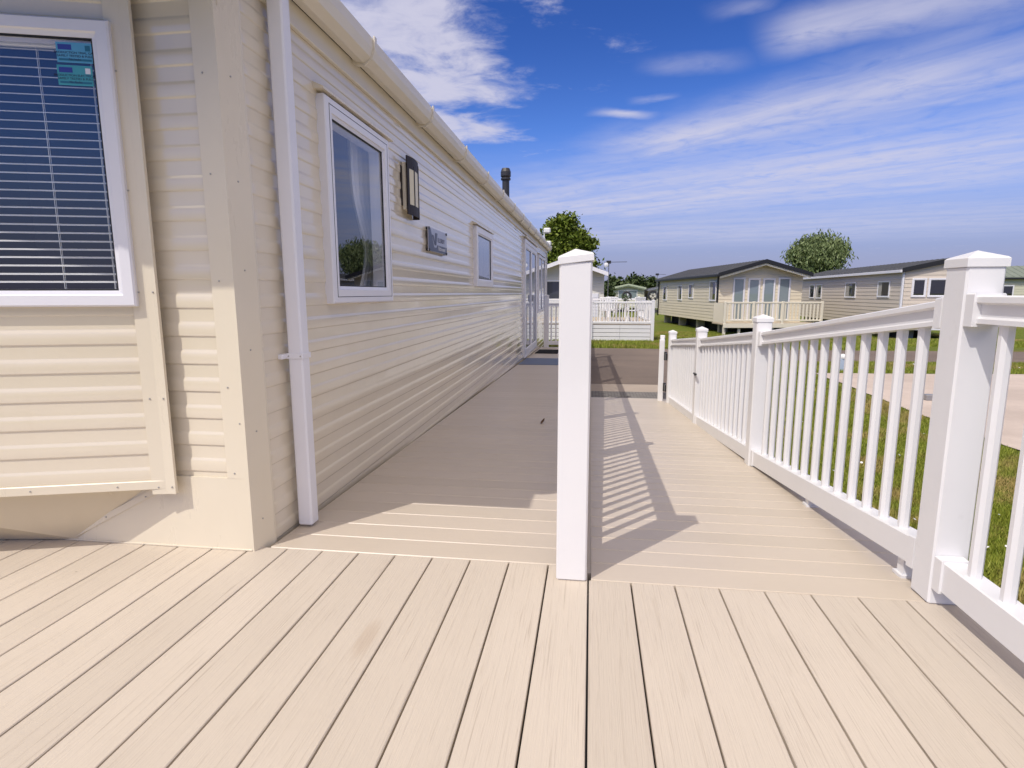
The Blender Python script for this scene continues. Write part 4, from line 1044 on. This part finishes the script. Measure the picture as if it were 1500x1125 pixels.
# D's raised deck at the road side
dk = thing('raised_deck', (0.4, 20.0, G), 'white raised patio deck with balusters and plank skirting across the road', 'deck')
yd = 20.0
xl, xr = -1.95, 2.13
for (a, b) in ((xl, -.02), (.02, .92), (.945, xr-.1)):
    for i in range(4):
        pass
mb = MB()
for i in range(4):
    z0_ = G+.02+i*.137
    mb.box(xl, .985, yd, yd+.03, z0_, z0_+.122, .006); mb.box(.99, xr-.12, yd, yd+.03, z0_, z0_+.122, .006)
mb.build('skirting', 'white_pvc', dk)
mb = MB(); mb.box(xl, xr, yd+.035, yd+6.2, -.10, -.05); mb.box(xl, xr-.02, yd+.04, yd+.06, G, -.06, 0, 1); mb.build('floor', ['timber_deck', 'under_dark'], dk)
for x in (xl, .0, xr-.06): post_mesh('post', .11, 1.40 if x > 1 else 1.36, dk, (x, yd+.0, G))
mb = MB(); mb.box(xl+.05, xr-.1, yd-.03, yd+.04, .665, .735, .008); mb.build('top_rail', 'white_pvc', dk)
mb = MB(); mb.box(xl+.05, xr-.1, yd-.03, yd+.04, -.02, .06, .008); mb.build('bottom_rail', 'white_pvc', dk)
x = xl+.1
while x < xr-.12: baluster(dk, x, yd+.005, .05, .62); x += .104
for x in (-.0, .75, 1.5, 2.07): post_mesh('rear_post', .10, .93, dk, (x, yd+6.0, -.08))
mb = MB(); mb.box(xl, xr, yd+5.97, yd+6.03, .70, .77, .008); mb.build('rear_rail', 'white_pvc', dk)
mb = MB(); mb.box(xr-.06, xr-.01, yd, yd+6, .665, .735, .008); mb.box(xr-.06, xr-.01, yd, yd+6, -.02, .06, .008)
mb.build('side_rail', 'white_pvc', dk)
for i in range(24): baluster(dk, xr-.035, yd+.2+i*.24, .05, .62)
mat('white_plastic', (.78, .78, .78), .4)
# patio furniture
def patio_chair(x, y, rot, label):
    t = thing('patio_chair', (x, y, -.05), label, 'chair', 'white chairs on the raised deck')
    Rm = Matrix.Rotation(rot, 4, 'Z'); TT = lambda p: Rm @ p + Vector((x, y, -.05))
    mb = MB(); mb.T = TT; mb.box(-.23, .23, -.22, .22, .42, .455, .01); mb.build('seat', 'white_plastic', t)
    mb = MB(); mb.T = TT
    for u in (-.20, -.10, 0, .10, .20): mb.box(u-.03, u+.03, .20, .235, .46, .88, .006)
    mb.box(-.24, .24, .195, .24, .86, .92, .008); mb.build('backrest', 'white_plastic', t)
    for (u, v) in ((-.2, -.19), (.2, -.19), (-.2, .2), (.2, .2)):
        mb = MB(); mb.T = TT; mb.tube((u*1.15, v*1.15, 0), (u, v, .43), .018, .024, 8); mb.build('leg', 'white_plastic', t)
    for s in (-1, 1):
        mb = MB(); mb.T = TT; mb.box(s*.24-.02, s*.24+.02, -.2, .22, .62, .65, .006); mb.box(s*.24-.016, s*.24+.016, -.2, -.16, .43, .63, .004); mb.build('armrest', 'white_plastic', t)
patio_chair(.62, 21.5, R(150), 'white slatted patio chair left of the round table on the raised deck')
patio_chair(1.62, 21.4, R(215), 'white slatted patio chair right of the round table on the raised deck')
patio_chair(.85, 22.8, R(15), 'white slatted patio chair behind the round table on the raised deck')
tb = thing('patio_table', (1.12, 22.0, -.05), 'white round patio table on the raised deck across the road', 'table')
mb = MB(); mb.lathe((1.12, 22.0, -.05), [(0, .70), (.48, .70), (.50, .715), (.48, .735), (0, .735)], 24); mb.build('tabletop', 'white_plastic', tb)
for i in range(4):
    a = i*math.pi/2+.5; mb = MB(); mb.tube((1.12+.4*math.cos(a), 22+.4*math.sin(a), -.05), (1.12+.2*math.cos(a), 22+.2*math.sin(a), .66), .022, n=8); mb.build('leg', 'white_plastic', tb)

# E, F: far caravans
cE = at_depth(893, 430, 60); 
eE = Vector((.02, 1)).normalized(); nE = Vector((1, -.02)).normalized(); DE = 60.0
far_caravan('neighbour_caravan', 'distant cream caravan with sage green gable edge and wide pale front window', (cE.x+.25, cE.y), eE, nE, 10, 3.3, -.5, wz(422.5, DE), .22, 'green_wall', 'green_roof', [], [(.62, 1.0, wz(438, DE), wz(425, DE), 'glass_pale'), (1.60, 1.0, wz(438, DE), wz(425, DE), 'glass_pale')], fascia='sage_trim', barge='sage_trim', over=.15, front_over=.4)
cF = at_depth(951, 430, 58)
far_caravan('neighbour_caravan', 'distant pale caravan half hidden behind the cream black-roofed one', (cF.x, cF.y), eE, nE, 10, 3.3, -.5, wz(425, 58), .2, 'pale_wall', 'slate_roof', [], [(.9, .9, -.2, 1.1, 'glass_dark')], fascia='grey_metal', barge=None, over=.1, front_over=.2)
def wreath(c, r, label):
    mb = MB(); mb.torus(c, (1, 0, 0), (0, 0, 1), r, r*.28, 18, 6)
    for i in range(5):
        a = i*2*math.pi/5+.3; mb.tube(Vector(c), Vector(c)+Vector((math.cos(a)*r, 0, math.sin(a)*r)), r*.08, n=5)
    tag(mb.build('wreath', 'dark_metal', None, origin=c), label, 'ornament', 'round metal ornaments')
w1 = at_depth(918, 434, 27.2); wreath(w1, .19, 'round dark wheel ornament seen against the distant sage caravan window')
w2 = at_depth(956.5, 433, 56.5); wreath(w2, .42, 'round dark wreath on the distant pale caravan')
for (wp, nm, lb) in ((w1, 'ornament_stand', 'thin stand under the wheel ornament on the raised deck'),):
    mb = MB(); mb.tube((wp.x, wp.y, G), (wp.x, wp.y, wp.z-.18), .015, n=6); tag(mb.build(nm, 'dark_metal', None, origin=(wp.x, wp.y, G)), lb, 'stand')

# aerials
def aerial(base, top, label, dish=None, arm=(.6, 0, 0)):
    t = thing('television_aerial', base, label, 'aerial')
    mb = MB(); mb.tube(base, top, .022, n=8); mb.build('pole', 'grey_metal', t)
    mb = MB(); a = Vector(top); b = a+Vector(arm); mb.tube(a-Vector(arm)*.25, b, .012, n=6)
    d = Vector(arm).normalized(); sdv = Vector((-d.y, d.x, 0))
    for i in range(8):
        p = a+(b-a)*(i/8); mb.tube(p-sdv*.14-Vector((0, 0, .0)), p+sdv*.14, .007, n=5)
    mb.box(a.x-.12, a.x+.10, a.y-.05, a.y+.05, a.z-.07, a.z+.07); mb.build('antenna', 'dark_metal', t)
    if dish:
        mb = MB(); c = Vector(dish); n = 14; P = []; F = []
        for (r, dd) in ((0, .0), (.06, .008), (.105, .025), (.11, .025), (.06, .015)):
            for i in range(n):
                q = 2*math.pi*i/n; P.append(c+Vector((r*math.cos(q)*1.0, dd-.05, r*math.sin(q))))
        for k_ in range(4):
            for i in range(n): F.append((k_*n+i, k_*n+(i+1) % n, (k_+1)*n+(i+1) % n, (k_+1)*n+i))
        mb.add(P, F); mb.tube(c, (top[0], top[1], c.z), .012, n=6); mb.build('dish', 'white_plastic', t, smooth=True)
    return t
pt = at_depth(892, 384, 27.5); pb = Vector((pt.x-.05, pt.y, G))
aerial(pb, pt, 'tall pole with white dish and antenna beside the white-gabled caravan', at_depth(888, 388, 27.4), (.85, -.1, 0))
pt2 = at_depth(963, 402, 41.5); aerial(Vector((pt2.x, pt2.y, G)), pt2, 'slim antenna pole at the rear of the cream black-roofed caravan', None, (.6, 0, 0))
# pole with two white lamps at the far end of the near caravan
la = at_depth(802, 338, 16.9); lb = at_depth(803, 357, 16.9)
lt = thing('floodlight_pole', (la.x-.02, la.y+.05, G), 'thin pole with two white floodlights past the end of the near gutter', 'lamp')
mb = MB(); mb.tube((la.x-.10, la.y+.05, G), (la.x-.10, la.y+.05, la.z+.08), .018, n=8); mb.build('pole', 'white_plastic', lt)
for q in (la, lb):
    mb = MB(); mb.box(q.x-.11, q.x+.09, q.y-.06, q.y+.06, q.z-.07, q.z+.08, .03); mb.build('lamp_head', 'white_plastic', lt)

# small things on the grass and slab
q = at_Z(1233, 543, G); 
mat('marker_blue', (.40, .48, .60), .5)
mk = thing('utility_marker', (q.x, q.y, G), 'small white and blue marker standing in the verge behind the fence', 'marker')
mb = MB(); mb.box(q.x-.06, q.x+.06, q.y-.05, q.y+.05, G, G+.26, .01); mb.build('post', 'marker_blue', mk)
mb = MB(); mb.lathe((q.x, q.y, G+.26), [(.065, 0), (.07, .02), (.07, .05), (.045, .09), (0, .10)], 12); mb.build('top', 'white_plastic', mk)
q = at_Z(1364, 586, G+.014)
bl = MB(); bl.box(q.x-.10, q.x+.05, q.y-.06, q.y+.06, G+.014, G+.10, .008); bl.box(q.x+.055, q.x+.13, q.y-.05, q.y+.04, G+.014, G+.13, .008)
tag(bl.build('stopcock_cover', 'grey_metal', None, origin=(q.x, q.y, G+.014)), 'small grey metal service box on the pink concrete slab', 'service box')

# ------------------------------------------------------------------ trees
def leaf_fn(c1, c2):
    def f(g, p):
        r = island(g); c = g.mix(r, c1, c2); g.link(c, p.inputs['Base Color'])
    return f
mat('leaf_maple', (.06, .09, .02), .5, .3, fn=leaf_fn((.06, .10, .010), (.22, .27, .035)))
mat('leaf_willow', (.08, .11, .05), .55, .3, fn=leaf_fn((.08, .12, .04), (.23, .28, .12)))
mat('leaf_dark', (.04, .07, .02), .6, .3, fn=leaf_fn((.03, .055, .018), (.08, .11, .035)))
mat('bark', (.10, .08, .06), .9)
def tree(name, label, base, trunk_h, blobs, n, leaf, m, group=None, trunk_r=.16, up=0.0, cat='tree'):
    base = Vector(base); t = thing(name, base, label, cat, group)
    mb = MB(); top = base+Vector((0, 0, trunk_h)); mb.tube(base, top, trunk_r, trunk_r*.7, 10)
    for (c, r) in blobs:
        c = base+Vector(c); mid = (top+c)/2+Vector((0, 0, -.2)); mb.tube(top-Vector((0, 0, .2)), mid, trunk_r*.45, trunk_r*.25, 7); mb.tube(mid, c+Vector((0, 0, r[2]*.4)), trunk_r*.25, trunk_r*.06, 6)
    mb.build('trunk', 'bark', t)
    vol = np.array([r[0]*r[1]*r[2] for c, r in blobs])**.8; cnt = (n*vol/vol.sum()).astype(int)
    C = []
    for (c, r), k in zip(blobs, cnt):
        nc = max(8, k//26); d = rng.normal(size=(nc, 3)); d /= np.linalg.norm(d, axis=1)[:, None]
        rad = rng.uniform(.35, 1.0, nc)**.5; cl = np.array(c)+d*rad[:, None]*np.array(r)
        w = rng.integers(0, nc, k); C.append(cl[w]+rng.normal(size=(k, 3))*leaf*1.7*np.array([1, 1, .8]))
    C = np.concatenate(C); n = len(C)
    nrm = rng.normal(size=(n, 3)); nrm[:, 2] = np.abs(nrm[:, 2])+.25; nrm /= np.linalg.norm(nrm, axis=1)[:, None]
    a = np.cross(nrm, rng.normal(size=(n, 3))); 
    if up: a = a*(1-up)+np.array([0, 0, 1.])*up*np.linalg.norm(a, axis=1)[:, None]
    a /= np.linalg.norm(a, axis=1)[:, None]; b = np.cross(nrm, a); b /= np.linalg.norm(b, axis=1)[:, None]
    s = leaf*rng.uniform(.6, 1.3, n)[:, None]; wd = .62 if not up else .34
    V = np.stack([C-a*s, C+b*s*wd-a*s*.1, C+a*s, C-b*s*wd-a*s*.1], 1).reshape(-1, 3)
    np_mesh('crown', V, np.arange(n*4).reshape(-1, 4), m, t)
    return t
def mpp(d): return d/839.0
# broad leaved tree behind the near caravan
d1 = 37.0; b1_ = at_depth(830, 430, d1); s = mpp(d1)
def off(px_, py_, d, b): p = at_depth(px_, py_, d); return (p.x-b.x, p.y-b.y, p.z-G)
B1 = Vector((b1_.x, b1_.y, G))
tree('broadleaf_tree', 'dark green broad-leaved tree rising beyond the end of the near caravan', B1, 2.6,
     [(off(818, 338, d1, B1), (.85, .9, .8)), (off(831, 328, d1, B1), (.6, .7, .55)), (off(838, 354, d1, B1), (.85, .9, .6)), (off(814, 362, d1, B1), (.75, .8, .8)), (off(857, 360, d1, B1), (.55, .6, .38)), (off(868, 356, d1, B1), (.28, .3, .22)), (off(850, 345, d1, B1), (.4, .4, .35)), (off(822, 385, d1, B1), (1.2, 1.1, .9)), (off(868, 385, d1, B1), (.35, .35, .3))],
     17000, .115, 'leaf_maple')
d2 = 52.0; b2_ = at_depth(1197, 430, d2); B2 = Vector((b2_.x, b2_.y, G))
tree('willow_tree', 'bushy grey-green tree between the roofs of the cream and beige caravans', B2, 2.4,
     [(off(1197, 373, d2, B2), (2.2, 2.0, 1.35)), (off(1180, 376, d2, B2), (1.5, 1.5, 1.2)), (off(1215, 370, d2, B2), (1.4, 1.4, 1.3)), (off(1212, 357, d2, B2), (.9, 1.0, .7)), (off(1192, 357, d2, B2), (.9, 1.0, .7)), (off(1232, 362, d2, B2), (.5, .5, .7)), (off(1164, 372, d2, B2), (.6, .6, .5)), (off(1197, 393, d2, B2), (1.9, 1.8, 1.0)), (off(1200, 346, d2, B2), (.35, .4, .3)), (off(1218, 347, d2, B2), (.3, .3, .35)), (off(1238, 356, d2, B2), (.22, .25, .3)), (off(1160, 366, d2, B2), (.3, .3, .2)), (off(1176, 354, d2, B2), (.3, .35, .3)), (off(1240, 375, d2, B2), (.35, .35, .3))],
     12000, .17, 'leaf_willow', up=.55)
for (px_, top, wpx, d, lab) in ((897, 409, 8, 74, 'small dark rounded tree left of the distant sage caravan roof'), (928, 404, 13, 78, 'wide rounded tree rising behind the distant sage caravan roof'), (953, 409, 8, 80, 'low dark tree beside the rear of the cream black-roofed caravan')):
    bb = at_depth(px_, 430, d); Bb = Vector((bb.x, bb.y, G)); k_ = mpp(d); hh = (430-top)*k_+1.6
    rr = wpx*k_
    tree('distant_tree', lab, Bb, hh*.4, [((0, 0, hh*.62), (rr, rr, hh*.34)), ((rr*.5, 0, hh*.72), (rr*.55, rr*.6, hh*.24)), ((-rr*.5, 0, hh*.6), (rr*.6, rr*.6, hh*.25)), ((0, 0, hh*.35), (rr*1.1, rr, hh*.3))], 2600, .26, 'leaf_dark', 'distant trees on the horizon')
# dark conifer-like shrub by the aerial pole, plant on the deck
bb = at_depth(890, 430, 45); tree('conifer_shrub', 'dark spiky shrub beside the aerial pole', (bb.x, bb.y, G), .5, [((0, 0, 1.2), (.32, .32, .7)), ((0, 0, 1.9), (.2, .2, .5)), ((0, 0, .6), (.4, .4, .5))], 1200, .13, 'leaf_dark', cat='shrub')
pp_ = at_depth(930, 437, 22.0)
pl = tree('potted_plant', 'spiky dark potted plant standing on the white patio table', (1.25, 22.05, .69), .10, [((0, 0, .16), (.07, .07, .04))], 90, .045, 'leaf_dark', trunk_r=.012, up=.5, cat='plant')
mb = MB(); mb.lathe((1.25, 22.05, .69), [(.05, 0), (.07, .10), (.06, .10), (.0, .09)], 14); mb.build('pot', 'dark_metal', pl)
